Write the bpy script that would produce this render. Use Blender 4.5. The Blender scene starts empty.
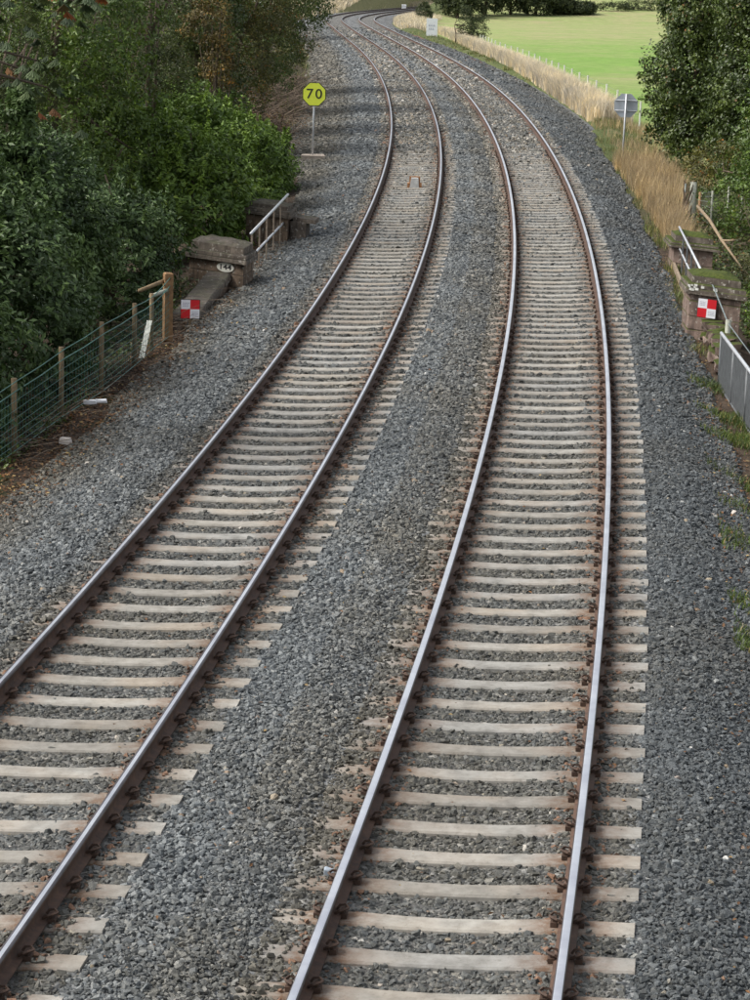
import bpy, math, random
import numpy as np
from mathutils import Vector, Matrix
from mathutils import noise as mn
R = math.radians
rng = np.random.default_rng(7)
random.seed(7)
S = bpy.context.scene
# ------------------------------------------------------------------ camera
CAM_H, PITCH, ROLL, FPX = 6.5117672, 0.2177018, R(1.8), 2525.0
cd = bpy.data.cameras.new("camera"); cam = bpy.data.objects.new("camera", cd); S.collection.objects.link(cam)
cd.sensor_fit = 'VERTICAL'; cd.sensor_height = 36.0; cd.lens = 36.0 * FPX / 1000.0
cd.clip_start = 0.5; cd.clip_end = 4000
cam.matrix_world = Matrix.Translation((0, 0, CAM_H)) @ Matrix.Rotation(R(90) - PITCH, 4, 'X') @ Matrix.Rotation(ROLL, 4, 'Z')
S.camera = cam
# ------------------------------------------------------------------ sky, sun, exposure
SUN_EL, SUN_AZ = R(47), R(-93)          # azimuth measured from +Y towards +X
w = bpy.data.worlds.new("World"); S.world = w; w.use_nodes = True
nt = w.node_tree; bg = nt.nodes['Background']
sky = nt.nodes.new('ShaderNodeTexSky'); sky.sky_type = 'NISHITA'; sky.sun_disc = False
sky.sun_elevation = SUN_EL; sky.sun_rotation = SUN_AZ; sky.air_density = 1.0; sky.dust_density = 4.0; sky.ozone_density = 1.0
hsv = nt.nodes.new('ShaderNodeHueSaturation'); hsv.inputs['Saturation'].default_value = .32      # thin overcast: a paler sky
nt.links.new(sky.outputs[0], hsv.inputs['Color']); nt.links.new(hsv.outputs[0], bg.inputs[0]); bg.inputs[1].default_value = 0.12
sl = bpy.data.lights.new("sun", 'SUN'); sl.energy = 1.45; sl.angle = R(24); sl.color = (1.0, 0.96, 0.9)
so = bpy.data.objects.new("sun", sl); S.collection.objects.link(so)
sd = Vector((math.sin(SUN_AZ) * math.cos(SUN_EL), math.cos(SUN_AZ) * math.cos(SUN_EL), math.sin(SUN_EL)))
so.rotation_euler = sd.to_track_quat('Z', 'Y').to_euler()
S.view_settings.view_transform = 'Standard'; S.view_settings.look = 'None'; S.view_settings.gamma = 1
S.view_settings.exposure = 0.9
# ------------------------------------------------------------------ alignment of the line
KN = np.array([10, 30, 50, 70, 95, 120, 145, 170, 195, 220, 245, 265, 285, 305, 330, 370, 440.])
KV = np.array([-0.0021691, -0.0018445, -0.0015387, -0.0012724, -0.0011422, -0.0004719, -0.000427, -0.0004759, -4.11e-05,
               9.4e-05, 1.93e-05, 0.0007217, 0.0022068, 0.0021534, 0.0015985, 0.0005615, -0.000546])
X0, TH0 = -2.0305647, 0.1306591
_ds = 0.5
SS = np.arange(10, 470, _ds); _K = np.interp(SS, KN, KV)
TT = TH0 + np.concatenate([[0], np.cumsum((_K[1:] + _K[:-1]) / 2 * _ds)])
XX = X0 + np.concatenate([[0], np.cumsum((np.sin(TT[1:]) + np.sin(TT[:-1])) / 2 * _ds)])
YY = 10 + np.concatenate([[0], np.cumsum((np.cos(TT[1:]) + np.cos(TT[:-1])) / 2 * _ds)])
# the line goes on straight towards and under the camera
OFF_L, OFF_R, HALF = -1.7945, 1.8092, 0.8325      # track centres, half the rail spacing
CANT = 0.0383
def zt(Y):
    Y = np.asarray(Y, float)
    return -0.0118 * np.where(Y < 100, 0, np.where(Y < 136, (Y - 100) ** 2 / 72., Y - 118))
def ref(s):
    s = np.asarray(s, float)
    x = np.interp(s, SS, XX); y = np.interp(s, SS, YY); t = np.interp(s, SS, TT)
    lo = np.minimum(s - 10, 0); hi = np.maximum(s - SS[-1], 0)
    return x + lo * np.sin(TH0) + hi * np.sin(TT[-1]), y + lo * np.cos(TH0) + hi * np.cos(TT[-1]), t
def P(s, o):
    x, y, t = ref(s); return x + o * np.cos(t), y - o * np.sin(t)
def P3(s, o, z=0.0):
    x, y = P(s, o); return Vector((float(x), float(y), float(z + zt(y))))
def cant(s): return CANT * np.clip((170 - np.asarray(s, float)) / 80, 0, 1)
def offat(X, Y):
    X = np.asarray(X, float); Y = np.asarray(Y, float)
    xr = np.interp(Y, YY, XX) + np.minimum(Y - 10, 0) * math.tan(TH0) + np.maximum(Y - YY[-1], 0) * math.tan(TT[-1])
    return (X - xr) * np.cos(np.interp(Y, YY, TT))
def ground_at(px, py, z=-0.5):
    """where the sight line through a point of the photograph meets a level z above the line's gradient"""
    u, v = px - 375, py - 500; cr, sr = math.cos(ROLL), math.sin(ROLL); u, v = u * cr + v * sr, -u * sr + v * cr
    a = v / FPX; dx = u / FPX; dy = math.cos(PITCH) - a * math.sin(PITCH); dz = -math.sin(PITCH) - a * math.cos(PITCH)
    zz = z
    for _ in range(12):
        t = (CAM_H - zz) / (-dz); zz = z + float(zt(dy * t))
    return Vector((dx * t, dy * t, zz))
def sm(x, a, b):
    t = np.clip((np.asarray(x, float) - a) / (b - a), 0, 1); return t * t * (3 - 2 * t)
def wav(x, y, k=1.0, ph=0.0):     # cheap smooth noise for arrays, about -1..1
    x = np.asarray(x, float) * k; y = np.asarray(y, float) * k
    return (np.sin(x * 1.3 + 1.7 * np.sin(y * .9 + ph) + ph) + np.sin(y * 1.7 + 1.3 * np.sin(x * 1.1 - ph) + 2 * ph) + np.sin((x + y) * 2.3 + ph) * .5) / 2.5
# ballast surface
def edgeL(Y): return -4.75 - 1.5 * sm(Y, 66, 96) + .12 * wav(Y, 0, .7)
def edgeR(Y): return 4.35 + .12 * (1 - sm(Y, 30, 44)) + .4 * sm(Y, 60, 90) + .85 * sm(Y, 90, 104) * (1 - sm(Y, 190, 230)) + .1 * wav(Y, 3, .8)
def bed_z(s, o):
    s = np.asarray(s, float); o = np.asarray(o, float); c = cant(s); y = s
    half = 1.3
    fill = -0.024 + 0.024 * sm(s, 80, 100)          # depth under the sleeper tops
    lz = -0.175 + c * (o - OFF_L); rz = -0.175 + c * (o - OFF_R)
    dipL = 0.032 * (1 - sm(np.abs(o - OFF_L), .15, .62)) * (1 - sm(s, 80, 98)); dipR = 0.032 * (1 - sm(np.abs(o - OFF_R), .15, .62)) * (1 - .6 * sm(s, 70, 90))
    zl = lz + fill - dipL; zr = rz + fill - dipR
    # deeper cribs in the near half
    eL, eR = edgeL(y), edgeR(y)
    # left shoulder: starts just above the sleeper end
    a = -0.175 + c * (-half) + 0.012
    left = a - (a + 0.44) * sm(-(o - (OFF_L - half)), 0.15, -(eL) + (OFF_L - half) + .0)
    # median
    m0 = -0.175 + c * half - 0.03; m1 = -0.175 - c * half + 0.004
    t = np.clip((o - (OFF_L + half)) / ((OFF_R - half) - (OFF_L + half)), 0, 1)
    med = m0 + (m1 - m0) * t + 0.03 * np.sin(np.pi * t)
    b = -0.175 + c * half - 0.035
    right = b - (b + 0.46) * sm(o - (OFF_R + half), .25, eR - (OFF_R + half))
    z = np.where(o < OFF_L - half, left, np.where(o < OFF_L + half, zl, np.where(o < OFF_R - half, med, np.where(o < OFF_R + half, zr, right))))
    # blend the left sleeper ends into the shoulder
    z = np.where((o >= OFF_L - half) & (o < OFF_L - .95), zl + (a - zl) * (1 - sm(o, OFF_L - half, OFF_L - .98)), z)
    z = np.where((o >= OFF_R - half) & (o < OFF_R - .95), zr + (m1 - zr) * (1 - sm(o, OFF_R - half, OFF_R - .98)), z)
    z = z + .008 * wav(s * 3, o * 5, 1.0) + .012 * wav(s, o, 1.3) * ((np.abs(o) > 3.2) | (np.abs(o) < .4))
    over = np.maximum(np.maximum(o - eR, eL - o), 0)
    return z - over * .9
def ground_z(X, Y):
    X = np.asarray(X, float); Y = np.asarray(Y, float); o = offat(X, Y)
    z = np.full(np.broadcast(X, Y).shape, -0.5) + 0 * o
    L = np.maximum(-o - 5.2, 0)
    bank = sm(Y, 78, 100)
    fallL = -np.minimum(L * .32, 2.2); riseL = np.minimum(np.maximum(-o - 6.4, 0) * .42, 3.6)
    z = np.where(o < 0, z + fallL * (1 - bank) + riseL * bank, z)
    Rr = np.maximum(o - 4.9, 0)
    near = 1 - sm(Y, 56, 72)
    fallR = -np.minimum(Rr * .35, 1.6); farR = -np.minimum(np.maximum(o - 6.0, 0) * .12, .5) + .18 * np.exp(-((o - 6.2) / 1.0) ** 2) * sm(Y, 90, 104)
    z = np.where(o > 0, z + fallR * near + farR * (1 - near), z)
    z = z + .05 * wav(X, Y, .9) * sm(np.abs(o), 4.6, 6) + .35 * wav(X, Y, .045, 1.) * sm(np.abs(o), 14, 40)
    hill = np.maximum(Y - 345, 0)
    z = z + hill * .055 + np.maximum(o - 9, 0) * .012
    ztt = zt(np.minimum(Y, 360))
    core = (o > edgeL(Y) + .35) & (o < edgeR(Y) - .35)
    z = np.where(core, -1.1, z)
    return z + ztt
def gz(x, y): return float(ground_z(np.array([x]), np.array([y]))[0])
# ------------------------------------------------------------------ object helpers
C = S.collection
def tag(o, label=None, cat=None, group=None, kind=None):
    if label: o['label'] = label
    if cat: o['category'] = cat
    if group: o['group'] = group
    if kind: o['kind'] = kind
    return o
def thing(name, loc, label, cat, group=None):
    o = bpy.data.objects.new(name, None); C.objects.link(o); o.location = loc; o.empty_display_size = .2
    return tag(o, label, cat, group)
def link(name, me, parent=None, mats=None):
    o = bpy.data.objects.new(name, me); C.objects.link(o)
    if parent is not None:
        o.parent = parent
    return o
class MB:
    def __init__(s): s.v = []; s.f = []; s.m = []
    def add(s, vs, fs, mi=0):
        b = len(s.v); s.v += [tuple(map(float, q)) for q in vs]; s.f += [tuple(i + b for i in f) for f in fs]; s.m += [mi] * len(fs)
    def box(s, x0, x1, y0, y1, z0, z1, mi=0, T=None, top=None):
        vs = [(x0, y0, z0), (x1, y0, z0), (x1, y1, z0), (x0, y1, z0)]
        if top: a, b, c_, d = top; vs += [(a, c_, z1), (b, c_, z1), (b, d, z1), (a, d, z1)]
        else: vs += [(x0, y0, z1), (x1, y0, z1), (x1, y1, z1), (x0, y1, z1)]
        if T: vs = [T(Vector(q)) for q in vs]
        s.add(vs, [(3, 2, 1, 0), (4, 5, 6, 7), (0, 1, 5, 4), (1, 2, 6, 5), (2, 3, 7, 6), (3, 0, 4, 7)], mi)
    def rbox(s, x0, x1, y0, y1, z0, z1, b=.02, mi=0, T=None, j=0.0):
        """box with a chamfered top and worn corners"""
        rings = [(0, z0), (0, z1 - b), (b, z1)]
        vs = []
        for ins, z in rings:
            for (x, y) in ((x0 + ins, y0 + ins), (x1 - ins, y0 + ins), (x1 - ins, y1 - ins), (x0 + ins, y1 - ins)):
                vs.append(Vector((x + random.uniform(-j, j), y + random.uniform(-j, j), z + random.uniform(-j, j))))
        fs = [(3, 2, 1, 0), (8, 9, 10, 11)]
        for k in range(2):
            for i in range(4): fs.append((k * 4 + i, k * 4 + (i + 1) % 4, k * 4 + 4 + (i + 1) % 4, k * 4 + 4 + i))
        if T: vs = [T(q) for q in vs]
        s.add(vs, fs, mi)
    def tube(s, pts, r, n=6, mi=0, cap=True):
        pts = [Vector(p) for p in pts]
        rs = r if isinstance(r, (list, tuple)) else [r] * len(pts)
        b = len(s.v); up = None
        for i, p in enumerate(pts):
            d = (pts[min(i + 1, len(pts) - 1)] - pts[max(i - 1, 0)]).normalized()
            if up is None: up = Vector((0, 0, 1)) if abs(d.z) < .9 else Vector((1, 0, 0))
            a = d.cross(up).normalized(); c_ = a.cross(d).normalized(); up = c_
            for k in range(n):
                an = 2 * math.pi * k / n; q = p + (a * math.cos(an) + c_ * math.sin(an)) * rs[i]; s.v.append(tuple(q))
        for i in range(len(pts) - 1):
            for k in range(n):
                s.f.append((b + i * n + k, b + i * n + (k + 1) % n, b + (i + 1) * n + (k + 1) % n, b + (i + 1) * n + k)); s.m.append(mi)
        if cap:
            s.f.append(tuple(b + k for k in range(n))[::-1]); s.m.append(mi)
            e = b + (len(pts) - 1) * n; s.f.append(tuple(e + k for k in range(n))); s.m.append(mi)
    def mesh(s, name, mats, smooth=False):
        me = bpy.data.meshes.new(name); me.from_pydata(s.v, [], s.f); me.update()
        for m in (mats if isinstance(mats, (list, tuple)) else [mats]): me.materials.append(m)
        me.polygons.foreach_set('material_index', s.m)
        if smooth: me.polygons.foreach_set('use_smooth', [True] * len(s.f))
        return me
    def build(s, name, mats, parent=None, smooth=False):
        o = link(name, s.mesh(name, mats, smooth), parent)
        if parent is not None and not s.__dict__.get('local'):
            o.matrix_parent_inverse = parent_inv(parent)
        return o
def parent_inv(p):
    m = Matrix.Identity(4); q = p
    while q is not None:
        loc = Matrix.Translation(q.location) @ q.rotation_euler.to_matrix().to_4x4()
        m = loc @ (q.matrix_parent_inverse.copy()) @ Matrix.Identity(4) if False else (q.matrix_parent_inverse @ loc) @ m
        q = q.parent
    return m.inverted()
def npmesh(name, V, F, mats, attrs=None, smooth=False):
    """V (n,3), F (m,k) arrays; attrs: name -> float per face"""
    me = bpy.data.meshes.new(name); m, k = F.shape
    me.vertices.add(len(V)); me.vertices.foreach_set('co', V.astype(np.float32).ravel())
    me.loops.add(m * k); me.loops.foreach_set('vertex_index', F.astype(np.int32).ravel())
    me.polygons.add(m); me.polygons.foreach_set('loop_start', np.arange(0, m * k, k, dtype=np.int32))
    me.polygons.foreach_set('loop_total', np.full(m, k, dtype=np.int32))
    if smooth: me.polygons.foreach_set('use_smooth', np.ones(m, dtype=bool))
    for mt in (mats if isinstance(mats, (list, tuple)) else [mats]): me.materials.append(mt)
    me.update(calc_edges=True)
    for nm, (dom, arr) in (attrs or {}).items():
        a = me.attributes.new(nm, 'FLOAT', dom); a.data.foreach_set('value', arr.astype(np.float32).ravel())
    return me
# ------------------------------------------------------------------ materials
def mat(name, build):
    m = bpy.data.materials.new(name); m.use_nodes = True; n = m.node_tree; b = n.nodes['Principled BSDF']
    build(N(n), b); return m
class N:
    def __init__(s, t): s.t = t
    def n(s, ty, **k):
        o = s.t.nodes.new(ty)
        for a, v in k.items():
            if a.startswith('i_'):
                key = a[2:]; key = int(key) if key.isdigit() else key.replace('_', ' ')
                s.set(o.inputs[key], v)
            else: setattr(o, a, v)
        return o
    def set(s, inp, v):
        if isinstance(v, bpy.types.NodeSocket): s.t.links.new(v, inp)
        else: inp.default_value = (tuple(v) + (1,)) if (isinstance(v, tuple) and len(v) == 3 and inp.type == 'RGBA') else v
    def obj(s): return s.n('ShaderNodeTexCoord').outputs['Object']
    def pos(s): return s.n('ShaderNodeNewGeometry').outputs['Position']
    def noise(s, vec, scale, detail=4, rough=.55, out='Fac'):
        return s.n('ShaderNodeTexNoise', i_Vector=vec, i_Scale=scale, i_Detail=detail, i_Roughness=rough).outputs[out]
    def ramp(s, fac, stops):
        r = s.n('ShaderNodeValToRGB', i_Fac=fac); e = r.color_ramp.elements
        while len(e) < len(stops): e.new(.5)
        for k, (p, c) in enumerate(stops):
            e[k].position = p; e[k].color = (c if len(c) == 4 else tuple(c) + (1,)) if isinstance(c, tuple) else (c, c, c, 1)
        return r.outputs['Color']
    def mix(s, fac, a, b, mode='MIX'):
        m = s.n('ShaderNodeMix', data_type='RGBA', blend_type=mode)
        s.set(m.inputs[0], fac); s.set(m.inputs[6], a); s.set(m.inputs[7], b); return m.outputs[2]
    def math(s, op, a, b=0.0, clamp=False):
        m = s.n('ShaderNodeMath', operation=op, use_clamp=clamp); s.set(m.inputs[0], a); s.set(m.inputs[1], b); return m.outputs[0]
    def maprange(s, v, a, b, c=0., d=1.):
        m = s.n('ShaderNodeMapRange'); s.set(m.inputs[0], v); m.inputs[1].default_value = a; m.inputs[2].default_value = b
        m.inputs[3].default_value = c; m.inputs[4].default_value = d; return m.outputs[0]
    def attr(s, name, ty='GEOMETRY'):
        return s.n('ShaderNodeAttribute', attribute_name=name, attribute_type=ty).outputs['Fac']
    def bump(s, h, strength=.5, dist=.02):
        return s.n('ShaderNodeBump', i_Height=h, i_Strength=strength, i_Distance=dist).outputs['Normal']
    def sep(s, v): return s.n('ShaderNodeSeparateXYZ', i_0=v).outputs
def simple(name, col, rough=.7, metal=0., var=.25, scale=6., bump=.3, bscale=40., dist=.004, spec=None):
    def f(n, b):
        v = n.pos(); a = n.noise(v, scale, 5)
        c0 = tuple(x * (1 - var) for x in col); c1 = tuple(min(1, x * (1 + var)) for x in col)
        n.set(b.inputs['Base Color'], n.ramp(a, [(.3, c0), (.7, c1)])); b.inputs['Roughness'].default_value = rough
        b.inputs['Metallic'].default_value = metal
        if spec is not None: b.inputs['Specular IOR Level'].default_value = spec
        if bump: n.set(b.inputs['Normal'], n.bump(n.noise(v, bscale, 3), bump, dist))
    return mat(name, f)
def m_leaf(name, dark, light, odd=None, oddamt=.06, rough=.45, transl=.17):
    def f(n, b):
        t = n.attr('tone'); col = n.ramp(t, [(0., dark), (.93 - oddamt, light)] + ([(.985 - oddamt, light), (1.0 - oddamt * .6, odd)] if odd else []))
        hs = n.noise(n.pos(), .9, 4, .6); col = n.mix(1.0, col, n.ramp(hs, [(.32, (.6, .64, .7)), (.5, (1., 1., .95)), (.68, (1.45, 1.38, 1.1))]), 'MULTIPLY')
        n.set(b.inputs['Base Color'], col); b.inputs['Roughness'].default_value = rough
        b.inputs['Specular IOR Level'].default_value = .35
        tr = n.n('ShaderNodeBsdfTranslucent'); n.set(tr.inputs['Color'], col)
        mx = n.n('ShaderNodeMixShader'); mx.inputs[0].default_value = transl
        out = n.t.nodes['Material Output']; n.t.links.new(b.outputs[0], mx.inputs[1]); n.t.links.new(tr.outputs[0], mx.inputs[2]); n.t.links.new(mx.outputs[0], out.inputs[0])
    return mat(name, f)
def f_stone(n, b):
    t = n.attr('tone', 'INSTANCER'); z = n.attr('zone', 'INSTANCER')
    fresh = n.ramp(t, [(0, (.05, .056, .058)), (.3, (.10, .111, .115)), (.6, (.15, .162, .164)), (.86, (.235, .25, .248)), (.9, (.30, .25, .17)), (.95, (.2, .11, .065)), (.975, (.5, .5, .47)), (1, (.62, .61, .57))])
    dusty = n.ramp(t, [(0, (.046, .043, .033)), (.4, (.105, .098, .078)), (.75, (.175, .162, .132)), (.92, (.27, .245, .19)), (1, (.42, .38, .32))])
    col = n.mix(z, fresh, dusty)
    nz = n.noise(n.obj(), 3.2, 4, .7); col = n.mix(.5, col, n.ramp(nz, [(.3, (.5, .5, .5)), (.7, (1.35, 1.35, 1.35))]), 'MULTIPLY') if False else n.mix(1., col, n.ramp(nz, [(.3, (.75, .75, .75)), (.7, (1.25, 1.25, 1.25))]), 'MULTIPLY')
    n.set(b.inputs['Base Color'], col); b.inputs['Roughness'].default_value = .72; b.inputs['Specular IOR Level'].default_value = .35
    n.set(b.inputs['Normal'], n.bump(nz, .3, .1))
M_STONE = mat('ballast_stone', f_stone)
def f_bed(n, b):
    v = n.pos(); o = n.attr('off')
    vo = n.n('ShaderNodeTexVoronoi', i_Vector=v, i_Scale=17.); r = n.sep(vo.outputs['Color'])[0]
    vo2 = n.n('ShaderNodeTexVoronoi', i_Vector=v, i_Scale=9.); r2 = n.sep(vo2.outputs['Color'])[1]
    rr = n.math('ADD', n.math('MULTIPLY', r, .6), n.math('MULTIPLY', r2, .4))
    fresh = n.ramp(rr, [(.08, (.035, .039, .041)), (.4, (.10, .108, .112)), (.65, (.17, .178, .18)), (.9, (.27, .275, .27))])
    dusty = n.ramp(rr, [(.08, (.04, .036, .03)), (.5, (.125, .117, .10)), (.9, (.23, .215, .18))])
    intrack = n.math('LESS_THAN', n.math('ABSOLUTE', n.math('SUBTRACT', n.math('ABSOLUTE', o), 1.8)), 1.2)
    f = n.math('ADD', n.math('MULTIPLY', intrack, .55), n.maprange(n.noise(v, .5, 4), .45, .7, 0, .5), True)
    col = n.mix(f, fresh, dusty); col = n.mix(1., col, n.ramp(n.noise(v, 1.6, 9, .85), [(.33, (.55, .54, .53)), (.66, (1.4, 1.4, 1.4))]), 'MULTIPLY')
    n.set(b.inputs['Base Color'], col); b.inputs['Roughness'].default_value = .85
    h = n.math('SUBTRACT', 1.0, vo.outputs['Distance']); n.set(b.inputs['Normal'], n.bump(h, .9, .06))
M_BED = mat('ballast_bed', f_bed)
def f_ground(n, b):
    v = n.pos(); x, y, z = n.sep(v)[0:3]; o = n.attr('off')
    soil = n.ramp(n.noise(v, 7, 6, .7), [(.3, (.03, .022, .016)), (.55, (.075, .055, .04)), (.75, (.14, .1, .07))])
    verge = n.ramp(n.noise(v, 2.2, 6, .7), [(.35, (.05, .075, .022)), (.55, (.10, .12, .045)), (.7, (.2, .165, .095))])
    # mown and unmown bands of the field
    st = n.n('ShaderNodeMapping', i_Vector=v); st.inputs['Scale'].default_value = (.025, .012, .0)
    st.inputs['Rotation'].default_value = (0, 0, R(-6))
    bn = n.noise(st.outputs[0], 1.6, 3, .5)
    yb = n.math('ADD', y, n.math('MULTIPLY', n.math('SUBTRACT', bn, .5), 45.))
    band = n.ramp(n.maprange(yb, 90, 420), [(.0, .6), (.08, .5), (.14, .25), (.20, .7), (.26, .25), (.33, .15), (.42, .35), (.52, .9), (.90, .95), (.95, .2), (1., .1)])
    fn = n.noise(v, 1.0, 9, .85)
    green = n.ramp(fn, [(.3, (.11, .21, .045)), (.7, (.25, .39, .09))])
    tan = n.ramp(fn, [(.3, (.25, .24, .115)), (.7, (.42, .37, .21))])
    field = n.mix(n.math('ADD', n.math('MULTIPLY', band, .7), n.maprange(n.noise(v, .22, 8, .75), .38, .66, -.3, .35), True), green, tan)
    c1 = n.mix(n.maprange(o, 6.6, 8.2), verge, field)
    right = n.mix(n.maprange(y, 60, 90), soil, c1)
    left_ = n.mix(n.maprange(y, 150, 200), n.mix(n.maprange(n.noise(v, .9, 3), .55, .7), soil, (.04, .055, .02)), n.mix(.5, verge, tan)); c = n.mix(n.math('GREATER_THAN', o, 0.), left_, right)
    n.set(b.inputs['Base Color'], c); b.inputs['Roughness'].default_value = .95; b.inputs['Specular IOR Level'].default_value = .15
    n.set(b.inputs['Normal'], n.bump(n.noise(v, 6, 6, .8), .8, .08))
M_GROUND = mat('ground_soil_and_grass', f_ground)
def f_conc(n, b):
    ob = n.obj(); x, y, z = n.sep(ob)[0:3]; v = n.pos()
    base = n.ramp(n.noise(v, 5, 6, .7), [(.25, (.17, .16, .143)), (.5, (.29, .278, .252)), (.75, (.39, .375, .345))])
    lump = n.noise(v, 1.1, 3); base = n.mix(n.maprange(lump, .48, .68, 0, .7), base, n.mix(.5, base, (.38, .30, .22)))
    ax = n.math('ABSOLUTE', n.math('SUBTRACT', n.math('ABSOLUTE', x), .83))
    rust = n.math('MULTIPLY', n.maprange(ax, .12, .42, 1, 0), n.maprange(n.noise(v, 9, 6, .8), .35, .6, .2, 1.), True)
    col = n.mix(rust, base, (.15, .085, .05))
    dirt = n.maprange(n.noise(v, 17, 6, .8), .54, .72, 0, .75); col = n.mix(dirt, col, (.13, .115, .095))
    rv = n.n('ShaderNodeObjectInfo').outputs['Random']; col = n.mix(1., col, n.ramp(rv, [(0, (.78, .77, .75)), (.35, (1., .98, .94)), (.65, (.9, .92, .94)), (1, (1.1, 1.09, 1.06))]), 'MULTIPLY')
    n.set(b.inputs['Base Color'], col); b.inputs['Roughness'].default_value = .88; b.inputs['Specular IOR Level'].default_value = .25
    n.set(b.inputs['Normal'], n.bump(n.noise(v, 45, 5, .7), .5, .006))
M_CONC = mat('sleeper_concrete', f_conc)
def f_rust(n, b):
    v = n.pos(); a = n.noise(v, 9, 6, .7)
    n.set(b.inputs['Base Color'], n.ramp(a, [(.3, (.038, .022, .016)), (.55, (.085, .045, .028)), (.75, (.14, .075, .042))]))
    b.inputs['Roughness'].default_value = .8; n.set(b.inputs['Normal'], n.bump(n.noise(v, 60, 4), .4, .003))
M_RUST = mat('rail_rust', f_rust)
def f_head(n, b):
    v = n.pos(); a = n.noise(v, 1.1, 6, .7)
    n.set(b.inputs['Base Color'], n.ramp(a, [(.35, (.72, .72, .76)), (.6, (.95, .95, .96))])); b.inputs['Metallic'].default_value = 1.
    n.set(b.inputs['Roughness'], n.maprange(n.noise(v, 12, 4), .3, .7, .30, .40))
M_HEAD = mat('polished_rail_head', f_head)
def f_side(n, b):
    v = n.pos(); a = n.noise(v, 5, 4)
    n.set(b.inputs['Base Color'], n.ramp(a, [(.3, (.05, .045, .05)), (.7, (.11, .1, .105))])); b.inputs['Metallic'].default_value = .5
    b.inputs['Roughness'].default_value = .45
M_SIDE = mat('dark_rail_shoulder', f_side)
M_CLIP = simple('clip_rust', (.06, .034, .022), .8, 0, .4, 20)
def f_wall(moss, base0, base1):
    def f(n, b):
        v = n.pos(); nz = n.sep(n.n('ShaderNodeNewGeometry').outputs['Normal'])[2]
        a = n.noise(v, 4.5, 7, .7)
        col = n.ramp(a, [(.28, tuple(x * .45 for x in base0)), (.5, base0), (.72, base1)])
        st = n.n('ShaderNodeMapping', i_Vector=v); st.inputs['Scale'].default_value = (5, 5, .8)
        col = n.mix(n.maprange(n.noise(st.outputs[0], 2, 4), .5, .7, 0, .65), col, (.045, .035, .028))
        li = n.maprange(n.noise(v, 13, 4, .6), .60, .66, 0, .8); col = n.mix(li, col, (.42, .40, .35))
        up = n.maprange(nz, .35, .8); mm = n.math('MULTIPLY', n.math('MULTIPLY', up, n.maprange(n.noise(v, 2.6, 4), .5 - moss * .4, .62 - moss * .3)), 1.0, True)
        mcol = n.ramp(n.noise(v, 20, 5), [(.3, (.025, .035, .008)), (.5, (.055, .072, .014)), (.72, (.09, .10, .022))])
        dk = n.math('MULTIPLY', up, .6 * (1 - moss)); col = n.mix(dk, col, (.05, .045, .04))
        col = n.mix(n.math('MULTIPLY', mm, min(1, moss * 1.5)), col, mcol)
        n.set(b.inputs['Base Color'], col); b.inputs['Roughness'].default_value = .92; b.inputs['Specular IOR Level'].default_value = .2
        n.set(b.inputs['Normal'], n.bump(n.noise(v, 22, 6, .7), .8, .02))
    return f
M_WALL = mat('weathered_sandstone', f_wall(.12, (.17, .125, .09), (.29, .215, .155)))
M_WALLM = mat('mossy_sandstone', f_wall(.95, (.19, .14, .115), (.30, .22, .18)))
M_CAP = mat('blackened_coping', f_wall(.15, (.13, .11, .09), (.25, .21, .17)))
M_CAPM = mat('mossy_coping', f_wall(1., (.12, .10, .08), (.24, .21, .17)))
M_GALV = simple('galvanised_steel', (.52, .54, .56), .45, .3, .15, 12, .15)
M_GALVD = simple('dull_painted_steel', (.14, .15, .155), .6, .3, .3, 8, .2)
M_BARS = simple('grimy_railing_bar', (.3, .24, .18), .75, .1, .4, 12)
M_WOOD = simple('weathered_post_wood', (.2, .145, .08), .85, 0, .35, 14, .6, 60, .006)
M_WOODP = simple('pale_fence_post', (.68, .68, .62), .8, 0, .1)
M_WOODB = simple('new_brown_post_wood', (.26, .15, .07), .8, 0, .3, 14, .6, 60, .006)
M_WOODG = simple('grey_bleached_wood', (.33, .34, .28), .85, 0, .25, 14, .5, 60, .005)
M_WIRE = simple('green_coated_wire', (.06, .16, .13), .5, .1, .3, 8, 0)
M_WIREG = simple('grey_wire', (.2, .24, .24), .5, .4, .3, 8, 0)
M_YEL = simple('reflective_yellow', (.86, .97, .08), .5, 0, .05, 3, 0)
M_BLK = simple('black_paint', (.02, .02, .018), .6, 0, .1, 3, 0)
M_RED = simple('red_reflective', (.62, .012, .02), .45, 0, .06, 6, 0)
M_WHT = simple('white_reflective', (.82, .82, .85), .5, 0, .05, 6, 0)
M_WHTD = simple('white_painted_board', (.88, .9, .92), .6, 0, .08, 6, 0)
M_GREYT = simple('faint_grey_print', (.45, .45, .52), .6, 0, .05, 6, 0)
M_SIGNB = simple('grey_sign_back', (.42, .46, .50), .55, .15, .15, 4, 0)
M_BARK = simple('tree_bark', (.10, .075, .05), .9, 0, .4, 8, .8, 30, .02)
M_TWIG = simple('dead_twig', (.16, .12, .085), .9, 0, .4, 8, 0)
M_CONCP = simple('pale_concrete_foot', (.40, .34, .28), .9, 0, .25, 8, .5)
M_OLDRAIL = simple('old_rusty_rail', (.09, .042, .028), .85, 0, .4, 4, .4)
L_LAUREL = m_leaf('laurel_leaf', (.034, .070, .014), (.15, .24, .036), (.26, .34, .06), .10, .46)
L_PRIVET = m_leaf('bluish_evergreen_leaf', (.026, .050, .017), (.092, .15, .048), (.19, .27, .10), .05, .5)
L_CONIF = m_leaf('olive_foliage', (.022, .036, .010), (.085, .105, .025), (.15, .09, .025), .05, .6)
L_IVY = m_leaf('ivy_leaf', (.024, .045, .010), (.10, .14, .032), (.24, .13, .05), .07, .38)
L_RUST = m_leaf('autumn_tinted_leaf', (.032, .040, .010), (.11, .11, .028), (.33, .13, .03), .16, .5)
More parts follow.
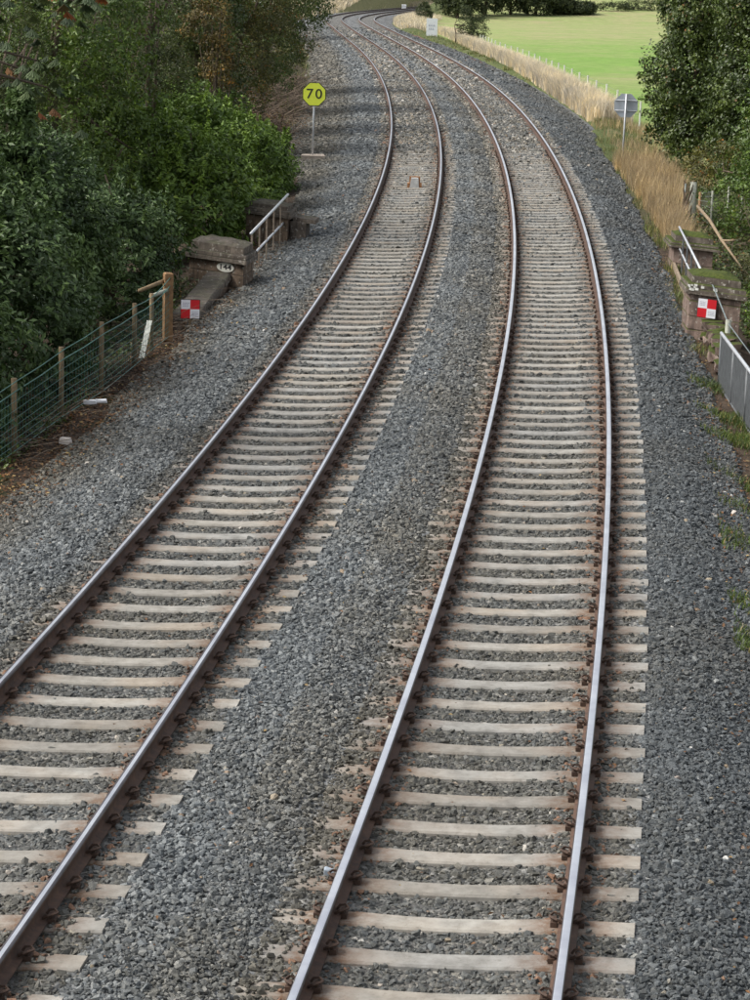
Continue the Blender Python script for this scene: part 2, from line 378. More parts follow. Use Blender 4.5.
L_ORANGE = m_leaf('orange_leaf', (.04, .04, .012), (.14, .10, .025), (.30, .15, .03), .16, .55)
M_BARKP = simple('pale_bark', (.13, .10, .07), .9, 0, .3, 8, .6, 30, .02)
L_GREEN = m_leaf('fresh_green_leaf', (.034, .07, .014), (.13, .20, .035), (.28, .28, .06), .09, .4)
L_CHEST = m_leaf('chestnut_leaf', (.025, .045, .018), (.075, .11, .04), (.22, .08, .03), .14, .6)
L_GREY = m_leaf('grey_willow_leaf', (.06, .075, .045), (.15, .17, .11), None, 0, .6)
L_FAR = m_leaf('distant_foliage', (.022, .036, .016), (.072, .09, .034), (.12, .09, .04), .06, .7)
G_TAN = m_leaf('dry_grass', (.27, .19, .10), (.58, .45, .28), None, 0, .8, .3)
G_PALE = m_leaf('pale_dry_grass', (.46, .39, .29), (.78, .69, .55), None, 0, .8, .3)
G_GREEN = m_leaf('green_grass', (.05, .075, .02), (.15, .19, .05), (.36, .29, .15), .3, .6, .3)
G_MOSS = m_leaf('low_weed', (.035, .06, .012), (.11, .16, .035), (.3, .25, .1), .08, .6, .3)
M_LITTER = m_leaf('dead_leaf', (.05, .025, .014), (.19, .10, .05), (.34, .25, .12), .12, .8, .1)
M_GOLD = m_leaf('yellow_green_spray', (.12, .13, .02), (.26, .24, .04), None, 0, .6)
# ------------------------------------------------------------------ ground and ballast
def make_ground():
    ys = np.concatenate([np.arange(-60, 10, 10), np.arange(10, 130, 1.0), np.arange(130, 260, 3.), np.arange(260, 460, 8.), np.arange(460, 1800, 60.)])
    os_ = np.concatenate([-np.array([1500, 900, 500, 300, 180, 110, 70, 45, 32, 25, 20, 17]), np.arange(-15, 15.1, .5), np.array([17, 20, 25, 32, 45, 70, 110, 180, 300, 500, 900, 1500])])
    Yg, Og = np.meshgrid(ys, os_, indexing='ij')
    xr = np.interp(Yg, YY, XX) + np.minimum(Yg - 10, 0) * math.tan(TH0) + np.maximum(Yg - YY[-1], 0) * math.tan(TT[-1])
    Xg = xr + Og / np.cos(np.interp(Yg, YY, TT)); Zg = ground_z(Xg, Yg)
    V = np.stack([Xg, Yg, Zg], -1).reshape(-1, 3); a, b = Yg.shape
    i = np.arange(a * b).reshape(a, b); F = np.stack([i[:-1, :-1], i[:-1, 1:], i[1:, 1:], i[1:, :-1]], -1).reshape(-1, 4)
    me = npmesh('ground', V, F, M_GROUND, {'off': ('POINT', Og.reshape(-1))}, True)
    tag(link('ground', me), kind='structure')
make_ground()
def make_bed():
    ss = np.concatenate([np.arange(-20, 12, 2.), np.arange(12, 60, .25), np.arange(60, 120, .6), np.arange(120, 470, 2.)])
    oo = np.concatenate([np.arange(-8.4, -4.4, .2), np.arange(-4.4, 4.4, .1), np.arange(4.4, 6.6, .2)])
    Sg, Og = np.meshgrid(ss, oo, indexing='ij'); x, y = P(Sg, Og); z = bed_z(Sg, Og) + zt(y)
    V = np.stack([x, y, z], -1).reshape(-1, 3); a, b = Sg.shape
    i = np.arange(a * b).reshape(a, b); F = np.stack([i[:-1, :-1], i[:-1, 1:], i[1:, 1:], i[1:, :-1]], -1).reshape(-1, 4)
    me = npmesh('ballast_bed', V, F, M_BED, {'off': ('POINT', Og.reshape(-1))}, True)
    tag(link('ballast_bed', me), kind='structure')
make_bed()
# ------------------------------------------------------------------ tracks
SP = 0.6585
def sleeper_mesh():
    b = MB(); st = [(-1.3, 0, .118, .14), (-1.02, 0, .125, .15), (-.62, -.003, .125, .15), (-.3, -.015, .112, .135), (0, -.019, .108, .13), (.3, -.015, .112, .135), (.62, -.003, .125, .15), (1.02, 0, .125, .15), (1.3, 0, .118, .14)]
    for (x, z, wt, wb) in st:
        b.v += [(x, -wb, -.2), (x, -wt - .004, z - .016), (x, -wt + .012, z), (x, wt - .012, z), (x, wt + .004, z - .016), (x, wb, -.2)]
    for k in range(len(st) - 1):
        for j in range(5): b.f.append((k * 6 + j, k * 6 + 6 + j, k * 6 + 7 + j, k * 6 + 1 + j)); b.m.append(0)
    b.f.append((0, 1, 2, 3, 4, 5)); e = (len(st) - 1) * 6; b.f.append((e + 5, e + 4, e + 3, e + 2, e + 1, e)); b.m += [0, 0]
    return b.mesh('sleeper', M_CONC)
SLEEPER = sleeper_mesh()
def clip_geo(b, T, low=False):
    # cast shoulder, insulator and a curled spring clip
    b.box(.07, .118, -.042, .042, -.01, .024, 0, T)
    b.box(.075, .1, -.03, .03, .028, .05, 0, T)
    if low: return
    pts = [(.04, .045, .03), (.06, .055, .055), (.1, .05, .062), (.125, .02, .05), (.11, -.02, .055), (.07, -.05, .05), (.035, -.045, .03)]
    b.tube([T(Vector(q)) for q in pts], .011, 4)
CLIPM = {}
for sg in (-1, 1):
    b = MB(); clip_geo(b, lambda q, sg=sg: Vector((q.x * sg, q.y, q.z))); CLIPM[sg] = b.mesh('rail_clip', M_CLIP)
def rail_mesh(o0, ctr):
    prof = [(-.07, -.159), (-.07, -.150), (-.02, -.135), (-.0085, -.12), (-.0085, -.05), (-.031, -.038), (-.035, -.030), (-.035, -.010), (-.027, -.0015), (-.015, 0), (.015, 0), (.027, -.0015), (.035, -.010), (.035, -.030), (.031, -.038), (.0085, -.05), (.0085, -.12), (.02, -.135), (.07, -.150), (.07, -.159)]
    ss = np.concatenate([np.arange(-14, 180, 1.0), np.arange(180, 469, 2.)]); n = len(prof); V = []
    for (po, pz) in prof:
        x, y = P(ss, o0 + po); z = zt(y) + pz + cant(ss) * (o0 + po - ctr); V.append(np.stack([x, y, z], -1))
    V = np.stack(V, 1).reshape(-1, 3); i = np.arange(len(ss) * n).reshape(len(ss), n)
    j = np.roll(i, -1, 1); F = np.stack([i[:-1], j[:-1], j[1:], i[1:]], -1).reshape(-1, 4)[:, ::-1]
    me = npmesh('rail', V, F, [M_RUST, M_HEAD, M_SIDE], None, False)
    mi = np.zeros((len(ss) - 1, n), np.int32); mi[:, 9] = 1; wide = ctr > 0; mi[:, 8] = 1 if wide else 2; mi[:, 10] = 1 if wide else 2; mi[:, 7] = 2; mi[:, 11] = 2
    inner = 12 if o0 < ctr else 6; mi[:, inner] = 2
    me.polygons.foreach_set('material_index', mi.ravel()); return me
SLEEPS = []
def track(ctr, phase, label):
    root = thing('railway_track', P3(12, ctr, -.2), label, 'railway track', 'railway tracks'); inv = parent_inv(root)
    for sgn in (-1, 1):
        o = link('rail', rail_mesh(ctr + sgn * HALF, ctr), root); o.matrix_parent_inverse = inv
    far = MB(); k = 0; s = phase
    while s < 150:
        skew = random.uniform(-.008, .008)
        x, y, t = ref(s); c = float(cant(s)); loc = P3(s, ctr + random.uniform(-.012, .012), -.175 + random.uniform(-.003, .003))
        M = Matrix.Translation(loc) @ Matrix.Rotation(-float(t) + skew, 4, 'Z') @ Matrix.Rotation(-math.atan(c), 4, 'Y')
        o = link('sleeper', SLEEPER, root); o.matrix_parent_inverse = inv; o.matrix_basis = M
        SLEEPS.append((s, ctr))
        for side in (-1, 1):
            for sg in (-1, 1):
                if s < 31:
                    q = link('rail_clip', CLIPM[sg], o); q.matrix_basis = Matrix.Translation((side * HALF, 0, .012))
                elif s < 85:
                    clip_geo(far, lambda v, M=M, sg=sg, side=side: M @ Vector((v.x * sg + side * HALF, v.y, v.z + .012)), s > 45)
        s += SP; k += 1
    o = far.build('rail_clips', M_CLIP, root); o['kind'] = 'stuff'
track(OFF_L, 12.30, 'left-hand railway track curving away, its nearer sleeper ends showing beside the median')
track(OFF_R, 12.30, 'right-hand railway track with bright rails and a clean line of sleeper ends')
# axle counter head between the left rails
t = thing('track_equipment_box', P3(71.2, OFF_L, -.15), 'small grey and rusty metal box standing between the rails of the left track', 'equipment box')
b = MB(); T = lambda q: P3(71.2 + q.y, OFF_L + .12 + q.x, q.z - .17)
b.box(-.13, .13, -.16, .16, -.02, .24, 0, T, top=(-.1, .1, -.1, .16)); b.build('housing', simple('box_grey', (.42, .42, .4), .6, .2), t)
b = MB(); b.box(-.2, -.135, -.12, .12, -.05, .1, 0, T); b.box(.135, .2, -.12, .12, -.05, .1, 0, T); b.box(-.15, .15, .162, .22, -.02, .27, 0, T); b.build('bracket', simple('rusty_bracket', (.36, .17, .07), .8), t)
# ------------------------------------------------------------------ loose ballast stones
def stone_proto(k):
    r = np.random.default_rng(100 + k); n = 11
    import bmesh
    bm = bmesh.new(); fl = r.uniform(.45, .8); st = r.uniform(.75, 1.)
    for i in range(n):
        d = r.normal(size=3); d /= np.linalg.norm(d); d = np.sign(d) * np.abs(d) ** .8; d /= np.linalg.norm(d); q = d * r.uniform(.85, 1.05)
        bm.verts.new((q[0], q[1] * st, q[2] * fl))
    bmesh.ops.convex_hull(bm, input=bm.verts); me = bpy.data.meshes.new('ballast_stone_shape'); bm.to_mesh(me); bm.free(); me.materials.append(M_STONE)
    for pl in me.polygons: pl.use_smooth = False
    return bpy.data.objects.new('ballast_stone_shape', me)
PCOL = bpy.data.collections.new('stone_shapes')
for k in range(10): PCOL.objects.link(stone_proto(k))
def make_stones():
    allp = []
    for (s0, s1, dens, sc) in ((12.5, 24, 1750, .0218), (24, 38, 1050, .0252), (38, 56, 560, .0315), (56, 82, 280, .040), (82, 130, 130, .050), (130, 250, 34, .09)):
        o0, o1 = (-6.8, 5.2) if s1 > 60 else (-5.3, 5.0)
        n = int((s1 - s0) * (o1 - o0) * dens); s = rng.uniform(s0, s1, n); o = rng.uniform(o0, o1, n)
        x, y = P(s, o)
        # keep what the photograph's neighbourhood can see
        lim = .165 * (y + 2) + 1.0; k = (np.abs(x) < lim) & (rng.random(n) > .9 * sm(s, 150, 250))
        s, o, x, y = s[k], o[k], x[k], y[k]
        eL, eR = edgeL(y), edgeR(y)
        k = (o > eL - .25 * rng.random(len(o))) & (o < eR + .3 * rng.random(len(o))); s, o, x, y = s[k], o[k], x[k], y[k]
        z = bed_z(s, o) + zt(y) + rng.normal(0, .006, len(s)) + .004
        size = sc * rng.lognormal(0, .38, len(s)); size = np.clip(size, sc * .4, sc * 2.4)
        # sleepers
        inside = np.zeros(len(s), bool); du = np.zeros(len(s))
        for ctr in (OFF_L, OFF_R):
            ph = (s - 12.30 + SP / 2) % SP - SP / 2; onl = np.abs(o - ctr) < 1.3
            edge = .122 - .55 * size
            hit = onl & (np.abs(ph) < edge + rng.normal(0, .02, len(s)))
            bur = np.clip(((ctr - 1.3 + .45) - o) / .45, 0, 1)        # buried left ends
            keepb = rng.random(len(s)) < bur * (.8 if ctr == OFF_L else .42) * (1 + .6 * wav(s, 0, 1.1)) + sm(s, 74, 96) * (.3 if ctr == OFF_L else .14)
            gapo = o - ctr - HALF      # stones lying on the sleeper just outside the right-hand rail
            keepb |= (gapo > .09) & (gapo < (.24 if ctr == OFF_L else .15)) & (rng.random(len(s)) < (.38 if ctr == OFF_L else .15))
            inside |= hit & ~keepb & (rng.random(len(s)) > .03)
            onrail = (np.abs(np.abs(o - ctr) - HALF) < .055 + size * .8); inside |= onrail
            crib = onl & ~hit; cd_ = np.abs(ph)
            z = np.where(crib & (s < 85), z - .010, z)
            z = np.where(hit & keepb, np.maximum(z, -.175 + cant(s) * (o - ctr) + zt(y)) + .008, z)
            # a clear edge along the exposed right-hand sleeper ends
            inside |= (o > ctr + 1.3 - .02) & (o < ctr + 1.3 + size * .7) & (np.abs(ph) < .1) & (rng.random(len(s)) < .5)
        k = ~inside; s, o, x, y, z, size = s[k], o[k], x[k], y[k], z[k], size[k]
        tr = np.minimum(np.abs(o - OFF_L), np.abs(o - OFF_R)) < 1.25
        zone = np.where(tr, .62, .12) + .3 * wav(x, y, .8) + rng.normal(0, .12, len(s)); zone += np.where(o > 3.7, .25 * sm(o, 3.9, 4.8), 0) + np.where(o < -4, .85 * sm(-o, 3.7, 4.9), 0)
        zone += np.where((o > .0) & (o < .9), .35, 0)
        tone = rng.random(len(s)) * .97 + .03 * rng.random(len(s)); tone = np.clip(tone ** 1.0, 0, 1)
        # the shoulder right of the right track is darker stone, the left shoulder paler
        dk = np.where(o > 3.1, .44, .86) * np.where(tr, .72 + .2 * sm(s, 30, 60), 1.)
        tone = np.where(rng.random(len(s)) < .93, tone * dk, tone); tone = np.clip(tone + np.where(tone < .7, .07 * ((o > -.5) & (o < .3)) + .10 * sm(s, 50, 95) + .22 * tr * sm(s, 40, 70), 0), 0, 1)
        rd = np.minimum(np.abs(np.abs(o - OFF_L) - HALF), np.abs(np.abs(o - OFF_R) - HALF)) < .22; ru = rd & (rng.random(len(s)) < .16); tone = np.where(ru, .95, tone); zone = np.where(ru, 0, zone)
        allp.append(np.stack([x, y, z, size, np.clip(zone, 0, 1), tone], -1))
    A = np.concatenate(allp); n = len(A)
    me = bpy.data.meshes.new('ballast_stones'); me.vertices.add(n); me.vertices.foreach_set('co', A[:, :3].astype(np.float32).ravel())
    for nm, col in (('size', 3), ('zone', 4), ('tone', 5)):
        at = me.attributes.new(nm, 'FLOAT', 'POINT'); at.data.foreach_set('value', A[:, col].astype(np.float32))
    rot = rng.uniform(-1, 1, (n, 3)) * np.array([.75, .75, math.pi]); at = me.attributes.new('rot', 'FLOAT_VECTOR', 'POINT'); at.data.foreach_set('vector', rot.astype(np.float32).ravel())
    at = me.attributes.new('pick', 'INT', 'POINT'); at.data.foreach_set('value', rng.integers(0, 10, n).astype(np.int32))
    ob = link('ballast_stones', me); tag(ob, 'loose grey crushed stone ballast lying around and between the sleepers', 'ballast', kind='stuff')
    g = bpy.data.node_groups.new('scatter_stones', 'GeometryNodeTree')
    g.interface.new_socket('Geometry', in_out='INPUT', socket_type='NodeSocketGeometry'); g.interface.new_socket('Geometry', in_out='OUTPUT', socket_type='NodeSocketGeometry')
    ni = g.nodes.new('NodeGroupInput'); no = g.nodes.new('NodeGroupOutput')
    ip = g.nodes.new('GeometryNodeInstanceOnPoints'); ci = g.nodes.new('GeometryNodeCollectionInfo'); ci.inputs[0].default_value = PCOL; ci.inputs['Separate Children'].default_value = True
    ip.inputs['Pick Instance'].default_value = True
    def na(nm, ty):
        q = g.nodes.new('GeometryNodeInputNamedAttribute'); q.data_type = ty; q.inputs[0].default_value = nm; return q.outputs[0]
    m2p = g.nodes.new('GeometryNodeMeshToPoints'); L = g.links.new
    L(ni.outputs[0], m2p.inputs[0]); L(m2p.outputs[0], ip.inputs['Points']); L(ci.outputs[0], ip.inputs['Instance']); L(na('pick', 'INT'), ip.inputs['Instance Index'])
    e2r = g.nodes.new('FunctionNodeEulerToRotation'); L(na('rot', 'FLOAT_VECTOR'), e2r.inputs[0]); L(e2r.outputs[0], ip.inputs['Rotation'])
    L(na('size', 'FLOAT'), ip.inputs['Scale']); L(ip.outputs[0], no.inputs[0])
    md = ob.modifiers.new('scatter', 'NODES'); md.node_group = g
    print('stones', n)
make_stones()
# ------------------------------------------------------------------ foliage
def leaves(Pn, Nn, size, aspect, r, up=.4):
    """leaf blades (diamonds folded on the midrib) at points Pn facing roughly Nn"""
    n = len(Pn); nr = Nn + r.normal(0, .55, (n, 3)); nr[:, 2] += up; nr /= np.linalg.norm(nr, axis=1, keepdims=True) + 1e-9
    a = r.normal(size=(n, 3)); a -= (a * nr).sum(1, keepdims=True) * nr; a /= np.linalg.norm(a, axis=1, keepdims=True) + 1e-9
    b = np.cross(nr, a); L = (size * r.uniform(.65, 1.25, n))[:, None]; W = L * aspect * .5
    p0 = Pn - a * L * .5; p2 = Pn + a * L * .5 - nr * L * .12; m = Pn + nr * L * .0
    p1 = m + b * W + nr * W * .25 - a * L * .03; p3 = m - b * W + nr * W * .25 - a * L * .03
    V = np.stack([p0, p1, p2, p3], 1).reshape(-1, 3); i = np.arange(n) * 4
    F = np.stack([np.stack([i, i + 1, i + 2], -1), np.stack([i, i + 2, i + 3], -1)], 1).reshape(-1, 3)
    return V, F
def crown_pts(blobs, ncl, per, crad, r, shell=.55):
    """blobs: list of (centre, radii); cluster points over their uneven shells"""
    vol = np.array([b[1][0] * b[1][1] + b[1][0] * b[1][2] + b[1][1] * b[1][2] for b in blobs]); vol = vol / vol.sum()
    P_, N_, T_ = [], [], []
    for (c, rad), f in zip(blobs, vol):
        m = max(3, int(ncl * f)); d = r.normal(size=(m, 3)); d /= np.linalg.norm(d, axis=1, keepdims=True)
        d[:, 2] = np.where(d[:, 2] < -.75, -d[:, 2], d[:, 2])
        ph = r.uniform(0, 9); lump = 1 + .28 * wav(d[:, 0] * 3 + ph, d[:, 1] * 3 + d[:, 2] * 2.4, 1.)
        rr = (shell + (1 - shell) * r.random(m) ** .45) * lump; rr *= np.where(r.random(m) < .12, r.uniform(1.0, 1.28, m), 1.); cc = np.array(c) + d * rr[:, None] * np.array(rad)
        q = r.normal(0, 1, (m, per, 3)); q /= np.linalg.norm(q, axis=2, keepdims=True); q *= (r.random((m, per, 1)) ** .5) * crad * r.uniform(.6, 1.3, (m, 1, 1)); q[..., 2] *= .7
        P_.append((cc[:, None] + q).reshape(-1, 3)); nn = np.repeat((d / np.array(rad)) / np.linalg.norm(d / np.array(rad), axis=1, keepdims=True), per, 0) * .7 + q.reshape(-1, 3) / crad * .45; N_.append(nn)
        T_.append(np.repeat(r.random(m), per) * .45 + r.random(m * per) * .55)
    return np.concatenate(P_), np.concatenate(N_), np.concatenate(T_)
def tree(name, base, blobs, m, ncl, per, crad, lsize, aspect, label, cat, group=None, trunk=.18, bark=True, seed=0, shell=.55, up=.4, limbs=9, clip=None, barkm=None, shoots=0):
    r = np.random.default_rng(seed + 500); root = thing(name, Vector(base), label, cat, group)
    bl = [((base[0] + c[0], base[1] + c[1], base[2] + c[2]), rad) for c, rad in blobs]
    Pn, Nn, T_ = crown_pts(bl, ncl, per, crad, r, shell)
    if shoots:        # upright sprays of new growth standing out of the crown
        for q in range(shoots):
            c, rad = bl[r.integers(len(bl))]; d = r.normal(size=3); d[2] = abs(d[2]) + .35; d /= np.linalg.norm(d); p0 = np.array(c) + d * np.array(rad) * r.uniform(.85, 1.02); L_ = r.uniform(.25, .6); nl = int(26 * L_ / .4)
            tt = r.random(nl) ** .8; ang = r.uniform(0, 6.28, nl); out = np.stack([np.cos(ang), np.sin(ang), 0 * ang + .5], -1); lean = np.array([r.normal(0, .2), r.normal(0, .2), 1.])
            Pn = np.concatenate([Pn, p0 + lean * (tt * L_)[:, None] + out * lsize * .5 * (1.15 - tt)[:, None]]); Nn = np.concatenate([Nn, out * .8]); T_ = np.concatenate([T_, .55 + .42 * tt * r.random(nl)])
    k = Pn[:, 2] > ground_z(Pn[:, 0], Pn[:, 1]) + .02
    if clip is not None: k &= clip(Pn)
    Pn, Nn, T_ = Pn[k], Nn[k], T_[k]
    V, F = leaves(Pn, Nn, lsize, aspect, r, up); V -= np.array(base)
    me = npmesh('crown', V, F, m, {'tone': ('FACE', np.repeat(T_, 2))}); link('crown', me, root)
    if bark:
        b = MB(); topz = max(c[2] + rad[2] * .6 for c, rad in blobs)
        n = 7; jx, jy = r.uniform(-.12, .12, 2); pts = [Vector((jx * math.sin(i * 1.3) * i / 3, jy * math.cos(i * 1.1) * i / 3, topz * i / (n - 1) - .3 * (i == 0))) for i in range(n)]
        b.tube(pts, [trunk * (1.15 - .95 * i / (n - 1)) for i in range(n)], 8)
        for k2 in range(limbs):
            c, rad = blobs[r.integers(len(blobs))]; d = r.normal(size=3); d /= np.linalg.norm(d); d[2] = abs(d[2]) * .6
            e = Vector(np.array(c) + d * np.array(rad) * .85); s0 = pts[min(n - 1, 1 + int(r.integers(0, 4)))]
            mid = (Vector(s0) + e) / 2 + Vector((0, 0, -.15)); b.tube([s0, mid, e], [trunk * .45, trunk * .28, trunk * .08], 5)
        b.local = True; b.build('trunk', barkm or M_BARK, root, True)
    return root
def G(px, py, z=-.5):
    q = ground_at(px, py, z); return q
def veg(name, s, o, *a, dz=0., **k):
    x, y = P(s, o); x, y = float(x), float(y); return tree(name, (x, y, gz(x, y) + dz), *a, **k)
# --- left side, near to far
keepL = lambda p: offat(p[:, 0], p[:, 1]) < -5.15
keepL2 = lambda p: offat(p[:, 0], p[:, 1]) < -4.95
veg('evergreen_shrub', 34.5, -7.6, [((0, 0, 1.6), (2.0, 2.2, 1.7)), ((-.8, 1.2, 2.6), (1.6, 1.8, 1.5))], L_PRIVET, 1500, 20, .26, .14, .42, 'dark bluish evergreen shrub behind the wire fence at the left edge', 'shrub', 'evergreen shrubs behind the fence', trunk=.08, seed=1, clip=keepL, up=.5, shoots=120)
veg('evergreen_shrub', 39.5, -7.2, [((0, 0, 1.7), (1.7, 2.4, 1.8)), ((-1, .6, 2.7), (1.5, 1.9, 1.5))], L_PRIVET, 1500, 20, .26, .14, .42, 'dark evergreen shrub pressed against the fence in front of the post with the white strut', 'shrub', 'evergreen shrubs behind the fence', trunk=.08, seed=2, clip=keepL, up=.5, shoots=120)
veg('tall_evergreen_shrub', 45.5, -7.9, [((0, 0, 1.9), (1.5, 2.0, 1.7)), ((-.3, .2, 3.1), (.9, 1., 1.2)), ((-.1, 0, 4.1), (.22, .22, .75))], L_PRIVET, 1500, 20, .24, .14, .4, 'bluish evergreen shrub with pale upright shoots rising above its neighbours', 'shrub', 'evergreen shrubs behind the fence', trunk=.08, seed=3, clip=keepL, up=.6, shoots=120)
veg('evergreen_shrub', 49.5, -6.9, [((0, 0, 1.2), (1.3, 2.0, 1.35)), ((-1.5, .5, 2.0), (1.3, 1.6, 1.5))], L_PRIVET, 1200, 20, .24, .125, .42, 'rounded evergreen shrub between the thick brown post and the numbered pillar', 'shrub', 'evergreen shrubs behind the fence', trunk=.07, seed=4, clip=keepL2, up=.5, shoots=120)
veg('evergreen_shrub', 36.5, -9.8, [((0, 0, 2.6), (2.0, 2.8, 2.6)), ((-.5, 3, 3.2), (1.8, 2.4, 2.4))], L_GREEN, 1300, 18, .3, .13, .45, 'tall yellow-green leafy shrub behind the dark shrubs at the left edge', 'shrub', 'tall shrubs behind', trunk=.1, seed=5, up=.5, shoots=130)
veg('laurel_bush', 60, -6.7, [((0, -.5, 1.2), (1.35, 2.1, 1.5)), ((-1.3, .2, 2.0), (1.5, 2.0, 1.6))], L_LAUREL, 1200, 18, .26, .15, .42, 'glossy green laurel bush behind the gap between the two stone pillars', 'bush', 'laurel bushes behind the parapet', trunk=.06, seed=6, clip=keepL2, up=.5, shoots=110)
veg('laurel_bush', 66.5, -6.5, [((0, 0, 1.2), (1.7, 2.3, 1.4)), ((-1.3, 1., 1.8), (1.6, 2.2, 1.5))], L_LAUREL, 1300, 18, .26, .15, .42, 'bright glossy laurel bush rising right behind the farther stone pillar', 'bush', 'laurel bushes behind the parapet', trunk=.06, seed=7, clip=keepL2, up=.5, shoots=110)
veg('laurel_bush', 72.5, -6.5, [((0, 0, .95), (1.5, 2.0, 1.15)), ((-1.3, .8, 1.3), (1.5, 2., 1.3))], L_LAUREL, 1100, 18, .25, .15, .42, 'laurel bush nearest the yellow speed sign, spilling onto the ballast', 'bush', 'laurel bushes behind the parapet', trunk=.06, seed=8, clip=lambda p: offat(p[:, 0], p[:, 1]) < -4.85, up=.5, shoots=110)
veg('broadleaf_tree', 58, -9.6, [((0, 0, 3.4), (2.2, 2.6, 2.8)), ((.3, 0, 6.2), (2.0, 2.6, 2.4))], L_GREEN, 1500, 16, .32, .13, .45, 'bushy green tree behind the laurels with sprays of lighter leaves', 'tree', 'trees on the left bank', trunk=.16, seed=9, shoots=130)
veg('brown_twiggy_tree', 52, -10.2, [((.3, 0, 4.2), (1.5, 2., 1.9)), ((-.2, .5, 6.2), (1.8, 2., 1.8))], L_CONIF, 1300, 18, .28, .085, .3, 'dull olive tree full of thin brown twigs above the bluish shrubs', 'tree', 'trees on the left bank', trunk=.17, seed=10, limbs=40, barkm=M_TWIG)
veg('conifer_tree', 68, -9.9, [((0, 0, 2.6), (2.1, 2.6, 2.6)), ((0, 0, 6.), (1.9, 2.4, 2.8))], L_CONIF, 1700, 18, .3, .085, .34, 'dark olive conifer with a pale straight trunk showing through', 'tree', 'trees on the left bank', trunk=.17, seed=11)
veg('conifer_tree', 79, -10.6, [((0, 0, 2.2), (2.3, 2.8, 2.4)), ((0, 0, 5.4), (2.0, 2.6, 2.6))], L_CONIF, 1500, 18, .3, .09, .34, 'dark conifer standing behind the brown twiggy tree and the orange-leaved branch', 'tree', 'trees on the left bank', trunk=.17, seed=12)
veg('ivy_clad_tree', 84, -9.0, [((0, 0, 2.5), (1.7, 2.1, 2.5)), ((0, 0, 6), (1.6, 2., 2.8))], L_IVY, 1700, 20, .3, .10, .7, 'tall ivy-covered tree to the left of the yellow speed sign', 'tree', 'trees on the left bank', trunk=.2, seed=13, shoots=90)
veg('slender_tree', 60.5, -7.75, [((0, 0, 7.6), (1.2, 1.4, 1.0)), ((.4, -.4, 4.6), (.7, .5, .6)), ((-.5, .3, 5.6), (.6, .5, .5))], L_CONIF, 520, 16, .25, .09, .4, 'slender tree whose bare pale brown trunk stands in front of the dark olive foliage', 'tree', 'trees on the left bank', trunk=.13, seed=93, limbs=5, barkm=M_BARKP)
veg('orange_leaved_branch_tree', 75, -7.6, [((0, 0, 4.1), (.55, .6, .8)), ((-.3, 0, 5.3), (.75, .7, .7))], L_ORANGE, 210, 16, .25, .10, .5, 'slim tree with orange autumn leaves in front of the dark conifers', 'tree', 'trees on the left bank', trunk=.08, seed=14)
veg('autumn_tree', 93, -8.5, [((0, 0, 2.3), (1.7, 2.5, 2.3)), ((.5, 0, 5.1), (1.8, 2.4, 2.6))], L_RUST, 1600, 20, .3, .10, .55, 'green tree with rusty tints standing just above the yellow speed sign', 'tree', 'trees on the left bank', trunk=.2, seed=15)
veg('autumn_tree', 104, -8.0, [((0, 0, 1.9), (1.6, 2.9, 2.1)), ((1.0, .5, 4.4), (1.9, 2.8, 2.3))], L_IVY, 1500, 18, .32, .11, .55, 'green bank tree farthest along, leaning over the ballast beside the far bend', 'tree', 'trees on the left bank', trunk=.2, seed=16, shoots=90)
veg('autumn_tree', 118, -8.2, [((0, 0, 1.8), (1.9, 3.4, 2.1)), ((.9, .5, 4.6), (2., 3., 2.3))], L_RUST, 1300, 16, .34, .13, .55, 'brownish green tree at the far end of the left bank row', 'tree', 'trees on the left bank', trunk=.2, seed=17)
for i, (s, o, h) in enumerate(((46, -13.5, 5), (56, -14, 5.5), (66, -14.5, 5), (76, -14.5, 5), (88, -13.5, 5), (38, -13.5, 5))):
    veg('background_tree', s, o, [((0, 0, 2.6), (2.6, 4.2, 3.)), ((0, 0, h + .6), (2.4, 4., 2.9))], L_CONIF if i % 2 else L_IVY, 1000, 14, .4, .16, .5,
        ['dark tree in the shade behind the bluish shrub with pale shoots', 'dark tree in the shade behind the leafy tree above the laurels', 'dark tree in the shade behind the pale conifer trunk', 'dark tree in the shade behind the orange leaves', 'dark tree in the shade behind the ivy-covered tree', 'dark tree in the shade behind the shrubs at the left edge'][i],
        'tree', 'shaded trees at the back of the left bank', trunk=.2, seed=30 + i)
